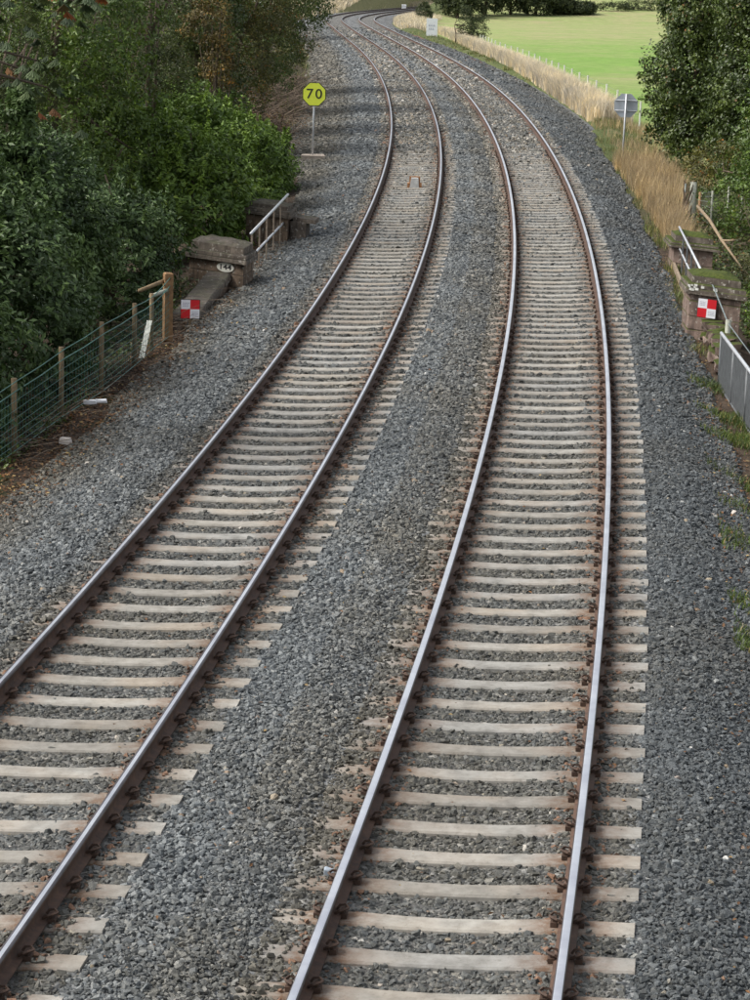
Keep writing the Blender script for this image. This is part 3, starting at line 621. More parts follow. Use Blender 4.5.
# horse chestnut bough hanging in at the top left corner
def chestnut():
    base = (-8.0, 33.0, gz(-8., 33.)); r = np.random.default_rng(77)
    root = thing('horse_chestnut_tree', Vector(base), 'horse chestnut whose large drooping fingered leaves hang in at the top left corner', 'tree')
    b = MB(); b.tube([(0, 0, -.3), (.1, 0, 3), (.3, .3, 6.), (.5, .5, 8.4)], [.3, .24, .18, .07], 9)
    tips = []
    for k in range(34):
        e = Vector((r.uniform(.8, 4.0), r.uniform(-1.2, 3.2), r.uniform(5.9, 7.8)))
        b.tube([(.3, .3, 5.4 + r.uniform(0, 1.5)), Vector((e.x * .6, e.y * .6, e.z + .35)), e], [.06, .035, .012], 5); tips.append(e)
    b.local = True; b.build('trunk', M_BARK, root, True)
    Pn = []; V = []; F = []; T_ = []
    for e in tips:
        for q in range(9):
            hub = np.array(e) + r.normal(0, .22, 3); heading = r.uniform(0, 6.28); tone = r.random()
            for l in range(7):
                an = heading + (l - 3) * .42; L = .2 * (1 - .09 * abs(l - 3)); d = np.array([math.cos(an) * .75, math.sin(an) * .75, -.62 - .1 * r.random()]); d /= np.linalg.norm(d)
                sd_ = np.array([-math.sin(an), math.cos(an), 0]); w_ = L * .19; nrm = np.cross(d, sd_)
                i = len(V); V += [hub, hub + d * L * .62 + sd_ * w_, hub + d * L, hub + d * L * .62 - sd_ * w_, hub + d * L * .6 - nrm * w_ * .25]
                F += [(i, i + 1, i + 4), (i + 1, i + 2, i + 4), (i + 2, i + 3, i + 4), (i + 3, i, i + 4)]; T_ += [tone] * 4
    me = npmesh('crown', np.array(V), np.array(F), L_CHEST, {'tone': ('FACE', np.array(T_))}); link('crown', me, root)
chestnut()
# --- right side
keepR = lambda p: offat(p[:, 0], p[:, 1]) > 5.5
veg('ivy_clad_tree', 85, 7.5, [((0, 0, 1.5), (1.3, 1.6, 1.5)), ((-.1, 0, 3.2), (1.5, 1.8, 1.8)), ((.25, 0, 5.8), (1.5, 1.8, 2.2))], L_IVY, 2900, 20, .27, .115, .7, 'ivy-covered tree with brown leaf specks beside the grey back of a sign', 'tree', 'trees on the right', trunk=.16, seed=40, clip=keepR, shoots=90)
veg('ivy_clad_tree', 80.5, 9.0, [((0, 0, 1.4), (1.5, 1.9, 1.6)), ((0, 0, 3.4), (1.6, 2., 2.0)), ((0, 0, 6), (1.7, 2.2, 2.3))], L_IVY, 2700, 20, .3, .115, .7, 'broad ivy-covered tree at the right edge behind the far wire fence', 'tree', 'trees on the right', trunk=.2, seed=41, shoots=90)
veg('green_tree', 70, 8.35, [((0, 0, 2.3), (1.15, 1.8, 1.5)), ((.5, 0, 4.3), (1.2, 1.8, 1.7))], L_GREEN, 1200, 18, .28, .12, .5, 'fresh green tree overhanging the far wire fence at the right edge', 'tree', 'trees on the right', trunk=.12, seed=42, shoots=100)
veg('bramble_bush', 58.5, 6.9, [((0, 0, .3), (1.0, 2.2, .75)), ((1.2, 1.5, .4), (1.0, 2.0, .8))], L_RUST, 620, 15, .22, .08, .5, 'low brown bramble behind the farther mossy pillar', 'bush', None, trunk=.025, seed=90, clip=lambda p: offat(p[:, 0], p[:, 1]) > 5.7, barkm=M_TWIG, limbs=30)
veg('bramble_bush', 53.0, 6.9, [((0, 0, .2), (.9, 2.0, .8))], L_IVY, 420, 15, .22, .08, .6, 'dark ivy mound below the fallen branch between the two right pillars', 'bush', None, trunk=.025, seed=91, clip=lambda p: offat(p[:, 0], p[:, 1]) > 5.95)
veg('bramble_bush', 76.5, 7.5, [((0, 0, .6), (1.25, 1.7, .95)), ((1.4, -1.5, .6), (1.2, 1.7, 1.0))], L_RUST, 420, 16, .25, .09, .5, 'brown and green bramble at the foot of the ivy-covered tree', 'bush', None, trunk=.03, seed=43, clip=keepR, barkm=M_TWIG)
veg('bramble_bush', 66.5, 7.3, [((0, 0, .9), (1.2, 1.6, .9)), ((1.6, .5, .8), (1.2, 1.5, .9))], L_GREEN, 520, 16, .24, .10, .5, 'low green bush behind the three pale posts of the far wire fence', 'bush', None, trunk=.03, seed=44, barkm=M_TWIG, shoots=130)
veg('green_bush', 56.5, 7.6, [((0, 0, .8), (1.3, 1.6, 1.2))], L_PRIVET, 600, 18, .22, .09, .5, 'dark green bush at the right edge behind the fallen branch', 'bush', None, trunk=.04, seed=45, shoots=120)
veg('green_bush', 48.0, 6.7, [((-.3, 0, .9), (.9, 2.0, 1.35))], L_LAUREL, 800, 18, .22, .085, .5, 'bright green bush beside the mossy pillar with the red and white marker', 'bush', None, trunk=.04, seed=46, clip=lambda p: offat(p[:, 0], p[:, 1]) > 5.5, shoots=110)
veg('green_bush', 41.5, 6.4, [((0, 0, .6), (.95, 2.6, 1.2))], L_LAUREL, 800, 18, .22, .085, .5, 'bright green bush behind the wire mesh panel at the right edge', 'bush', None, trunk=.04, seed=47, clip=lambda p: offat(p[:, 0], p[:, 1]) > 5.4, shoots=110)
veg('background_tree', 98, 12.6, [((0, 0, 2.6), (2.6, 3.2, 3.)), ((0, 0, 6), (2.4, 3., 2.9))], L_IVY, 900, 14, .4, .16, .5, 'shaded tree filling the right edge behind the ivy-covered trees', 'tree', 'trees on the right', trunk=.2, seed=48)
# --- far end
veg('willow_bush', 205, -9.2, [((0, 0, 2.), (2.0, 4, 2.6)), ((-1, 2, 5), (2.5, 4, 3))], L_GREY, 1000, 12, .5, .24, .4, 'grey-green willow at the left of the far bend behind a thin pole', 'tree', None, trunk=.15, seed=50)
farlab = [(-15, 376, 5.5, 'first dark tree at the top left, left of the far bend'), (-9, 452, 5.2, 'dark tree beyond the far bend, left of the tiny grey hut'), (-2.5, 458, 5.2, 'dark tree directly beyond the middle of the far bend'), (4.5, 462, 5.5, 'dark tree beyond the right end of the far bend'), (11, 464, 5, 'dark tree beyond the far bend, above the small white cabinet'),
          (9.2, 352, 3.6, 'tree just behind the white board'), (13.2, 357, 4.6, 'leftmost tree of the field hedge, above the pale grass strip'), (16.8, 360, 4.2, 'second tree of the far field hedge from the left'), (20.4, 360, 3.2, 'third tree of the far field hedge from the left'), (24.0, 363, 2.6, 'fourth tree of the far field hedge from the left'), (27.0, 364, 1.8, 'last and lowest tree of the far field hedge towards the right')]
for i, (x, y, h, lb) in enumerate(farlab):
    tree('far_tree', (x, y, gz(x, y)), [((0, 0, h * .42), (2.4, 2.5, h * .48)), ((1.2, 0, h * .8), (2.4, 2.4, h * .45)), ((-1.2, 0, h * .75), (2.2, 2.4, h * .5))] if h > 3 else [((0, 0, h * .42), (1.8, 2.5, h * .5))], L_FAR, 620, 12, .6, .34, .55, lb, 'tree', 'far trees beyond the bend', trunk=.22, seed=60 + i, limbs=6)
tree('field_hedge', (37.5, 372, gz(37.5, 372)), [((0, 0, .5), (5.5, 1.2, .9)), ((-6, -2, .4), (3, 1., .6))], L_FAR, 420, 10, .5, .25, .5, 'low dark hedge running right from the last far tree', 'hedge', None, trunk=.05, seed=79, limbs=4)
tree('hedge_shrub', (5.6, 218, gz(5.6, 218)), [((1.0, 2, 1.3), (.75, 1.5, 1.7)), ((2.0, 3, 1.1), (.8, 1.5, 1.3))], L_FAR, 400, 14, .3, .14, .45, 'dark shrub standing immediately right of the white board', 'shrub', None, trunk=.06, seed=72)
tree('hedge_shrub', (4.3, 322, gz(4.3, 322)), [((0, 0, 1.0), (1.1, 1.5, 1.3))], L_FAR, 260, 12, .3, .2, .45, 'small dark shrub on the inside of the far bend', 'shrub', None, trunk=.05, seed=73)
# ------------------------------------------------------------------ grasses
def grass(name, pts, h, wdt, m, label, lean=.35, seed=0, cat='grass'):
    r = np.random.default_rng(900 + seed); n = len(pts); H = h * r.uniform(.55, 1.2, n); a = r.uniform(0, 6.28, n); ln = lean * r.uniform(.2, 1.3, n) * H
    d = np.stack([np.cos(a), np.sin(a), 0 * a], -1); sdv = np.stack([-np.sin(a + r.normal(0, .6, n)), np.cos(a), 0 * a], -1); W = (wdt * r.uniform(.6, 1.3, n))[:, None]
    p0 = pts - sdv * W; p1 = pts + sdv * W; mid = pts + d * (ln * .3)[:, None] + np.array([0, 0, 1]) * (H * .6)[:, None]; tip = pts + d * ln[:, None] + np.array([0, 0, 1]) * H[:, None]
    V = np.stack([p0, p1, mid + sdv * W * .7, mid - sdv * W * .7, tip], 1).reshape(-1, 3); i = np.arange(n) * 5
    F = np.concatenate([np.stack([i, i + 1, i + 2], -1), np.stack([i, i + 2, i + 3], -1), np.stack([i + 3, i + 2, i + 4], -1)]); T_ = r.random(n)
    o = link(name, npmesh(name, V, F, m, {'tone': ('FACE', np.tile(T_, 3))})); return tag(o, label, cat, None, 'stuff')
def gpts(s0, s1, o0, o1, n, seed, clump=None, thr=0.):
    r = np.random.default_rng(seed); s = r.uniform(s0, s1, n); o = r.uniform(o0, o1, n) if not callable(o0) else o0(s) + (o1(s) - o0(s)) * r.random(n)
    x, y = P(s, o)
    if clump: k = wav(x, y, clump, seed) + r.normal(0, .25, n) > thr; x, y = x[k], y[k]
    return np.stack([x, y, ground_z(x, y) - .02], -1)
def wpts(s0, s1, o0, o1, n, seed, k, thr):
    r = np.random.default_rng(seed); s = r.uniform(s0, s1, n); o = r.uniform(o0, o1, n); x, y = P(s, o)
    q = wav(x, y, k, seed) + r.normal(0, .2, n) + .5 * (o - 4.6) > thr; s, o, x, y = s[q], o[q], x[q], y[q]
    return np.stack([x, y, np.maximum(bed_z(s, o) + zt(y), ground_z(x, y))], -1)
grass('tall_dry_grass', gpts(60, 84, lambda s: 4.7 + 0 * s, lambda s: 5.4 + .9 * sm(s, 65, 78), 12500, 1, 1.1, -.3), .75, .006, G_TAN, 'tall orange-tan dry grass between the sign back and the right-hand pillars', .4, 1)
grass('dry_grass_verge', gpts(78, 106, 5.4, 8.2, 5200, 2, .9, .1), .4, .008, G_TAN, 'dry grass around the foot of the grey sign back', .5, 2)
grass('green_verge_grass', gpts(50, 112, lambda s: edgeR(s) + .02, lambda s: 5.3 + 1.8 * sm(s, 66, 80), 16000, 3, .8, .0), .22, .007, G_GREEN, 'patches of green grass along the right edge of the ballast', .6, 3)
oA = lambda s: 6.75 + .9 * sm(s, 120, 185) + 2.2 * sm(s, 185, 260) - 1.3
oB = lambda s: 7.0 + .9 * sm(s, 120, 185) + 2.2 * sm(s, 185, 260) + .3
grass('pale_fence_grass', gpts(104, 262, oA, oB, 56000, 4), .85, .018, G_PALE, 'long strip of pale bleached grass along the foot of the field fence', .45, 4)
grass('bank_green_grass', gpts(104, 250, lambda s: edgeR(s) - .1 + .0 * s, lambda s: edgeR(s) + .5 + 1.8 * sm(s, 185, 220), 9000, 5, .5, .35), .22, .012, G_GREEN, 'green and yellowish grass between the ballast and the pale strip', .6, 5)
grass('far_bend_grass', gpts(262, 345, 4.8, 8.5, 9000, 6), .7, .03, G_PALE, 'pale grass on the inside of the far bend', .4, 6)
grass('far_bend_grass', gpts(300, 440, -9.0, -5.6, 9000, 61), .9, .04, G_PALE, 'pale grass on the outside of the far bend', .4, 61)
grass('far_bend_grass', gpts(424, 448, -16., 9., 9000, 62), .9, .05, G_PALE, 'pale grass strip below the dark trees straight beyond the far bend', .4, 62)
grass('left_verge_grass', gpts(84, 200, -8.2, -6.2, 9000, 7, .5, .25), .4, .012, G_GREEN, 'rough grass at the foot of the left bank beyond the speed sign', .6, 7)
grass('weeds_at_right', wpts(25, 42, 4.0, 5.3, 34000, 8, 1.5, .08), .095, .006, G_MOSS, 'low green weeds and moss at the right edge in front of the mesh panel', .8, 8)
grass('weeds_by_wall', gpts(44, 56, 4.15, 4.6, 2600, 9, 1.5, .2), .14, .006, G_GREEN, 'green weeds at the foot of the rubble wall and the right railing', .8, 9)
def cover(name, s0, s1, o0, o1, n, size, m, label, seed, hgt=.3):
    r = np.random.default_rng(seed); s = r.uniform(s0, s1, n); o = r.uniform(o0, o1, n); x, y = P(s, o)
    p = np.stack([x, y, ground_z(x, y) + hgt * (r.random(n) ** 1.5) * (1 + .5 * wav(x, y, 2.2))], -1); V, F = leaves(p, np.tile([0, 0, .8], (n, 1)), size, .6, r, .5)
    return tag(link(name, npmesh(name, V, F, m, {'tone': ('FACE', np.repeat(r.random(n), 2))})), label, 'ground cover', None, 'stuff')
cover('ivy_ground_cover', 40, 70, 5.45, 9.0, 26000, .085, L_IVY, 'ivy and low leaves covering the ground behind the right-hand pillars', 95)
cover('ivy_ground_cover', 30, 54, -7.5, -5.25, 9000, .08, L_IVY, 'ivy and low leaves under the shrubs behind the left wire fence', 96, .25)
# golden spray
x, y = P(80.5, 7.3); tree('goldenrod_clump', (float(x), float(y), gz(float(x), float(y))), [((0, 0, .5), (.55, .5, .5))], M_GOLD, 90, 14, .16, .1, .3, 'yellow-green plant clump at the top of the dry grass', 'plant', None, trunk=.015, seed=80)
# litter of leaves
def litter(name, pts, size, label, seed):
    r = np.random.default_rng(seed); V, F = leaves(pts, np.tile([0, 0, 1.], (len(pts), 1)), size, .6, r, .8)
    return tag(link(name, npmesh(name, V, F, M_LITTER, {'tone': ('FACE', np.repeat(r.random(len(pts)), 2))})), label, 'leaf litter', None, 'stuff')
def lpts(s0, s1, o0, o1, n, seed, dens):
    r = np.random.default_rng(seed); s = r.uniform(s0, s1, n); o = r.uniform(o0, o1, n); k = r.random(n) < dens(s, o); s, o = s[k], o[k]; x, y = P(s, o)
    z = np.maximum(bed_z(s, o) + zt(y) + .03, ground_z(x, y) + .015); return np.stack([x, y, z], -1)
litter('fallen_leaves', lpts(26, 66, -5.4, -3.6, 24000, 11, lambda s, o: .75 * sm(-o, 4.1, 5.1) + .015), .06, 'brown fallen leaves along the foot of the left fence and low wall', 12)
litter('fallen_leaves', lpts(76, 110, -8.5, -5.0, 9000, 13, lambda s, o: sm(-o, 5.4, 6.6)), .09, 'reddish brown leaf litter in front of the left bank', 14)
litter('fallen_leaves', lpts(14, 60, 3.4, 5.2, 16000, 15, lambda s, o: .55 * sm(o, 3.6, 4.7) + .012), .05, 'scattered dead leaves along the right edge of the ballast', 16)
litter('fallen_leaves', lpts(14, 60, -3., 3., 700, 17, lambda s, o: 0 * o + 1), .045, 'few single dead leaves lying between the rails', 18)
# brushwood on the left bank
def brush(name, s0, s1, o0, o1, n, L, label, seed, rad=.008):
    r = np.random.default_rng(seed); b = MB()
    for k in range(n):
        s, o = r.uniform(s0, s1), r.uniform(o0, o1); x, y = P(s, o); q = Vector((float(x), float(y), gz(float(x), float(y)) + r.uniform(0, .25))); a = r.uniform(0, 6.28); l = L * r.uniform(.4, 1.2)
        d = Vector((math.cos(a), math.sin(a), r.uniform(-.15, .55))) * l; b.tube([q, q + d * .5 + Vector((0, 0, .06 * l)), q + d], [rad, rad * .8, rad * .3], 3, cap=False)
    return tag(b.build(name, M_TWIG), label, 'brushwood', None, 'stuff')
brush('brushwood', 84, 128, -9.5, -6.2, 1500, 1.3, 'tangle of dead grey-brown twigs on the bank behind the yellow speed sign', 21, .012)
brush('brushwood', 33, 50, -6.0, -4.8, 260, .7, 'thin dead twigs at the foot of the left fence', 22, .006)
brush('dead_twigs', 60, 72, 5.6, 8.6, 120, .9, 'dead twigs and stems by the ivy-covered stump at the right', 23, .01)
# ------------------------------------------------------------------ signs
def octagon(b, c, ux, uz, nrm, r, th, mi=0, n=8, mib=None):
    b0 = len(b.v)
    for d in (th / 2, -th / 2):
        for k in range(n):
            a = math.pi / n + 2 * math.pi * k / n; q = c + ux * math.cos(a) * r + uz * math.sin(a) * r + nrm * d; b.v.append(tuple(q))
    b.f.append(tuple(b0 + k for k in range(n))); b.m.append(mi); b.f.append(tuple(b0 + n + k for k in range(n))[::-1]); b.m.append(mi if mib is None else mib)
    for k in range(n): b.f.append((b0 + k, b0 + (k + 1) % n, b0 + n + (k + 1) % n, b0 + n + k)[::-1]); b.m.append(mi if mib is None else mib)
def text(body, size, loc, R3, m, parent, name, ext=.003, bold=0., sx=1.0, space=1.0):
    cu = bpy.data.curves.new(name, 'FONT'); cu.body = body; cu.size = size; cu.align_x = 'CENTER'; cu.align_y = 'CENTER'; cu.extrude = ext; cu.offset = bold; cu.resolution_u = 4; cu.space_character = space
    tmp = bpy.data.objects.new(name, cu); C.objects.link(tmp); bpy.context.view_layer.update()
    me = bpy.data.meshes.new_from_object(tmp.evaluated_get(bpy.context.evaluated_depsgraph_get())); bpy.data.objects.remove(tmp)
    for v in me.vertices:
        q = Vector(loc) + R3 @ Vector((v.co.x * sx, v.co.y, v.co.z)); v.co = q
    me.materials.clear(); me.materials.append(m); o = link(name, me, parent)
    if parent is not None: o.matrix_parent_inverse = parent_inv(parent)
    return o
def frame_to_cam(c, tilt=0.):
    n = Vector((-c.x, -c.y, 0)).normalized(); ux = Vector((0, 0, 1)).cross(n).normalized(); uz = Vector((0, 0, 1))
    if tilt: Rm = Matrix.Rotation(tilt, 3, n); ux = Rm @ ux; uz = Rm @ uz
    return ux, uz, n
# 70 sign
bs = G(312.5, 157, -.32); t = thing('speed_sign', bs, 'yellow octagonal speed limit sign reading 70 on a thin grey post', 'sign')
ux, uz, nn = frame_to_cam(bs, 0.0)
top = bs + Vector((0.01, 0, 2.32)); c = bs + Vector((0.005, 0, 2.0))
b = MB(); b.tube([bs, top], .032, 8); b.build('post', M_GALV, t, True)
b = MB(); b.rbox(-.36, .4, -.25, .3, -.1, .07, .03, 0, lambda q: bs + q, .03); b.build('concrete_foot', M_CONCP, t)
b = MB(); octagon(b, c + nn * .06, ux, uz, nn, .405, .02, 1, mib=1); octagon(b, c + nn * .075, ux, uz, nn, .38, .012, 0); b.build('sign_plate', [M_YEL, M_BLK], t)
R3 = Matrix((ux, uz, nn)).transposed()
text('70', .44, c + nn * .084, R3, M_BLK, t, 'number_70', .002, .003, 1.08, 1.22)
# sign seen from behind
bs = G(622, 164, -.5); t = thing('speed_sign', bs, 'back of an octagonal sign on a grey post in the dry grass at the right', 'sign')
nn = Vector((-.12, -1, 0)).normalized(); ux = Vector((0, 0, 1)).cross(nn).normalized(); uz = Vector((0, 0, 1)); c = bs + Vector((0.03, 0, 1.93)); top = bs + Vector((.035, 0, 2.32))
b = MB(); b.tube([bs - Vector((0, 0, .3)), top], .032, 8); b.build('post', M_GALV, t, True)
b = MB(); octagon(b, c - nn * .07, ux, uz, nn, .42, .012, 0); b.build('sign_plate', M_SIGNB, t)
for dz in (.17, -.17):
    b = MB(); q = c + Vector((0, 0, dz)) - nn * .045; b.tube([q - ux * .36, q + ux * .36], .02, 4); b.build('bracket', M_GALV, t)
# red and white chequered markers
def marker(c, ux, uz, nn, w_, label, postbase=None):
    t = thing('limited_clearance_sign', c, label, 'sign', 'red and white chequered markers')
    b = MB(); h = w_ / 2
    def quad(x0, x1, z0, z1, d0, d1, mi):
        vs = [c + ux * x + uz * z + nn * d for d in (d0, d1) for (x, z) in ((x0, z0), (x1, z0), (x1, z1), (x0, z1))]
        b.add(vs, [(3, 2, 1, 0), (4, 5, 6, 7), (0, 1, 5, 4), (1, 2, 6, 5), (2, 3, 7, 6), (3, 0, 4, 7)], mi)
    quad(-h - .01, h + .01, -h - .012, h + .01, -.03, .0, 2); b.build('back_plate', [M_WHT, M_RED, M_BLK], t)
    for (i, j) in ((0, 1), (1, 1), (0, 0), (1, 0)):
        b = MB(); quad((i - 1) * h, i * h, (j - 1) * h, j * h, .002, .008, 1 if (i + j) % 2 == 0 else 0); b.build('red_square' if (i + j) % 2 == 0 else 'white_square', [M_WHT, M_RED], t)
        if (i + j) % 2:
            b = MB(); cx, cz = (i - .5) * h, (j - .5) * h
            for k in range(3):
                zz = cz + (k - 1) * h * .17; x = cx - h * .33
                while x < cx + h * .3:
                    l = random.uniform(.012, .03); quad(x, x + l, zz - .006, zz + .006, .009, .0105, 0); x += l + .008
            b.build('small_print', M_GREYT, t)
    if postbase is not None:
        b = MB(); b.tube([postbase - Vector((0, 0, .2)), Vector((postbase.x, postbase.y, c.z))], .025, 6); b.build('post', M_WOOD, t)
    return t
q = G(190, 325, -.42); ux, uz, nn = frame_to_cam(q, -R(.3)); marker(q + Vector((0, 0, .3)) + nn * .06, ux, uz, nn, .335, 'red and white chequered marker in front of the low wall beside the left fence', q)
# ------------------------------------------------------------------ stone pillars, walls
def pillar(p0, w_, d_, phi, hd, zt_, body_h, cap1, cap2, over, label, mw, mc, tilt=R(2.0), base_drop=.9, split=(2, 3)):
    """p0 is the front right foot; plan is a parallelogram as on a skew bridge"""
    u = Vector((math.cos(phi), -math.sin(phi), 0)); v = Vector((math.sin(hd), math.cos(hd), 0))
    Rt = Matrix.Rotation(tilt, 3, 'Y')
    def T(q): return p0 + Rt @ (u * q.x + v * q.y + Vector((0, 0, q.z)))
    t = thing('stone_pillar', p0, label, 'pillar', 'stone pillars of the bridge parapets')
    # courses of blocks
    zc = -base_drop; k = 0
    hs = []
    while zc < body_h - .05:
        h = min(random.uniform(.24, .32), body_h - zc)
        if body_h - (zc + h) < .12: h = body_h - zc
        hs.append((zc, h)); zc += h
    core = MB(); core.box(-w_ + .03, -.03, .03, d_ - .03, -base_drop, body_h - .01, 0, T); core.build('mortar_core', mw, t)
    for i, (z0, h) in enumerate(hs):
        n = 2 if i % 2 else 1; xs = [-w_] + ([-w_ * random.uniform(.42, .62)] if n == 2 else []) + [0]
        for a_, b_ in zip(xs[:-1], xs[1:]):
            bb = MB(); g = .006; bb.rbox(a_ + g, b_ - g, 0, d_, z0 + g, z0 + h - g, .012, 0, T, .006); bb.build('stone_block', mw, t)
    bb = MB(); bb.rbox(-w_ - over, over, -over, d_ + over, body_h + .002, body_h + cap1 * .5, .015, 0, lambda q: T(q), .006)
    bb.rbox(-w_ - over * .7, over * .7, -over * .7, d_ + over * .7, body_h + cap1 * .5 + .003, body_h + cap1, .02, 0, T, .006); bb.build('cornice', mc, t)
    bb = MB(); o2 = over * .12; bb.box(-w_ - o2 + .04, o2 - .04, -o2 + .04, d_ + o2 - .04, body_h + cap1 + .003, body_h + cap1 + cap2 * .65, 0, T)
    x0, x1, y0, y1 = -w_ - o2 + .04, o2 - .04, -o2 + .04, d_ + o2 - .04; z0 = body_h + cap1 + cap2 * .65 + .003; i_ = .2
    # worn, gently domed top slab as a small grid
    nx = 8; vs = []; fs = []
    for j in range(nx + 1):
        for i in range(nx + 1):
            fx, fy = i / nx, j / nx; x = x0 + (x1 - x0) * fx; y = y0 + (y1 - y0) * fy; e = min(fx, 1 - fx, fy, 1 - fy)
            z = z0 + (cap2 * .35) * min(1, e / .22) + .035 * mn.noise(Vector((x * 4, y * 4, p0.x))) * (e > 0); vs.append(T(Vector((x, y, z))))
    for j in range(nx):
        for i in range(nx): q = j * (nx + 1) + i; fs.append((q, q + 1, q + nx + 2, q + nx + 1))
    bb.add(vs, fs); bb.build('coping_slab', mc, t); return t, T, u, v
# left pillars
pA = G(243, 284, -.34)
tA, TA, uA, vA = pillar(pA, 1.45, 1.05, R(36), R(8), 0, .40, .17, .22, .09, 'nearer left stone pillar carrying a white oval number plate', M_WALL, M_CAP, R(1.5))
pB = G(287, 240, -.34)
tB, TB, uB, vB = pillar(pB, 1.25, 1.0, R(36), R(6), 0, .50, .16, .14, .09, 'farther left stone pillar at the far end of the railing', M_WALL, M_CAP, R(1.5))
b = MB(); b.rbox(.1, .75, .3, 1.0, .42, .52, .02, 0, TB, .02); b.rbox(.02, .5, .25, .9, -.6, .418, .02, 0, TB, .02); b.build('end_stone', M_CAP, tB)
# plate on the near pillar
pc = TA(Vector((-.47, -.012, .285))); nA = uA.cross(Vector((0, 0, 1))).normalized()
b = MB(); u2 = (Matrix.Rotation(R(0), 3, 'Z') @ uA)
pl = thing('number_plate', pc, 'white oval plate numbered 144 on the nearer left pillar', 'number plate')
b0 = MB(); n = 20; nrm = nA
for d in (0, .014):
    for k in range(n): b0.v.append(tuple(pc + uA * math.cos(k * 2 * math.pi / n) * .225 + Vector((0, 0, 1)) * math.sin(k * 2 * math.pi / n) * .098 + nrm * d))
b0.f += [tuple(range(n))[::-1], tuple(range(n, 2 * n))] + [(k, (k + 1) % n, n + (k + 1) % n, n + k) for k in range(n)]; b0.m += [0] * (n + 2); b0.build('plate', simple('cream_enamel', (.75, .74, .66), .5, 0, .1), pl)
text('144', .15, pc + nrm * .016, Matrix((uA, Vector((0, 0, 1)), nrm)).transposed(), M_BLK, pl, 'number', .0015, .003, 1.5)
# low wall running from the near pillar towards the camera
def low_wall():
    t = thing('low_stone_wall', P3(48, -4.8, -.4), 'low stone parapet running from the numbered pillar towards the fence', 'wall')
    A = G(233, 281, -.36); B_ = G(198, 320, -.42); d = (B_ - A); L = d.length; d.normalize(); side = Vector((d.y, -d.x, 0)); side = side if side.x < 0 else -side
    k = 0; y = 0
    wd = .5
    while y < L - .1:
        l = min(random.uniform(.9, 1.3), L - y)
        if L - (y + l) < .4: l = L - y
        T = lambda q, y=y: A + d * (y + q.y) + side * q.x + Vector((0, 0, q.z - .15 - .02 * (y + q.y)))
        b = MB(); b.rbox(0, wd, .006, l - .006, .22, .36, .025, 0, T, .012); b.build('coping_stone', M_CAP, t)
        b = MB(); b.rbox(.05, wd - .06, .006, l - .006, -.7, .215, .01, 0, T, .01); b.build('stone_block', M_WALL, t)
        y += l
low_wall()
# left railing
def railing(a0, a1, h0, h1, bars, label, name='railing', r=.02, mid=.42, low_m=None, rod=.011):
    t = thing(name, a0, label, 'railing'); up = Vector((0, 0, 1))
    b = MB(); b.tube([a0 + up * h0, a1 + up * h1], r, 8); b.build('top_rail', M_GALV, t, True)
    b = MB(); b.tube([a0 + up * h0 * mid, a1 + up * h1 * mid], r * .85, 8); b.build('lower_rail', M_GALV, t, True)
    for k in range(bars):
        f = (k + .15) / (bars - .7); q = a0.lerp(a1, f); b = MB(); b.tube([q - up * .15, q + up * (h0 + (h1 - h0) * f)], rod * (2.0 if k in (0, bars - 1) else 1.6), 5); b.build('bar', M_BARS if low_m is None else low_m, t)
    return t
a0 = G(250, 275, -.36); a1 = G(287, 236, -.36); railing(a0, a1, .86, .98, 6, 'grey tubular railing between the two left stone pillars', r=.03)
# right pillars
pC = G(737, 350, -.6); pC2 = G(711, 279, -.6)
tC, TC, uC, vC = pillar(pC, 1.05, 1.0, R(34), R(0), 0, .92, .2, .2, .1, 'nearer right stone pillar with a thick moss top and a chequered marker', M_WALLM, M_CAPM, R(1.5))
tD, TD, uD, vD = pillar(pC2, .95, 1.0, R(30), R(0), 0, .62, .13, .2, .14, 'farther right stone pillar with a mossy top and pale lichened edge', M_WALLM, M_CAPM, R(1.5))
mc_ = TC(Vector((-.66, -.03, .70))); nC = uC.cross(Vector((0, 0, 1))).normalized(); nf = (nC * .5 + Vector((-mc_.x, -mc_.y, 0)).normalized() * .5).normalized(); uf = Vector((0, 0, 1)).cross(nf).normalized(); uf2 = (uf - Vector((0, 0, .05))).normalized()
marker(mc_ + nf * .1, uf2, nf.cross(uf2).normalized(), nf, .34, 'red and white chequered marker fixed to the nearer right mossy pillar')
# lichen-white chips on the mossy coping
b = MB()
for k in range(11):
    x, y_ = random.uniform(-1.15, -.55), -.1; z = random.uniform(.98, 1.08); s_ = random.uniform(.02, .05)
    b.box(x, x + s_ * 1.6, y_ - .012, y_, z, z + s_, 0, TC)
b.build('lichen_spots', simple('white_lichen', (.6, .6, .55), .9), tC)['kind'] = 'stuff'
# right railing, wire, kerb board
a1 = G(677, 268, -.5); a0 = G(699, 322, -.5); railing(a0, a1, .98, .93, 6, 'grey tubular railing between the two right stone pillars', r=.024, mid=.55, low_m=M_GALVD)
t = thing('kerb_board', G(671, 262, -.5), 'narrow weathered board edging the ballast below the right railing', 'board'); b = MB(); A = G(670, 262, -.45); B_ = G(692, 318, -.45); d = (B_ - A).normalized(); sd_ = Vector((-d.y, d.x, 0))
b.add([A, B_, B_ + sd_ * .05, A + sd_ * .05, A + Vector((0, 0, .14)), B_ + Vector((0, 0, .14)), B_ + sd_ * .05 + Vector((0, 0, .14)), A + sd_ * .05 + Vector((0, 0, .14))], [(3, 2, 1, 0), (4, 5, 6, 7), (0, 1, 5, 4), (1, 2, 6, 5), (2, 3, 7, 6), (3, 0, 4, 7)]); b.build('board', simple('tan_board', (.26, .2, .14), .85), t)
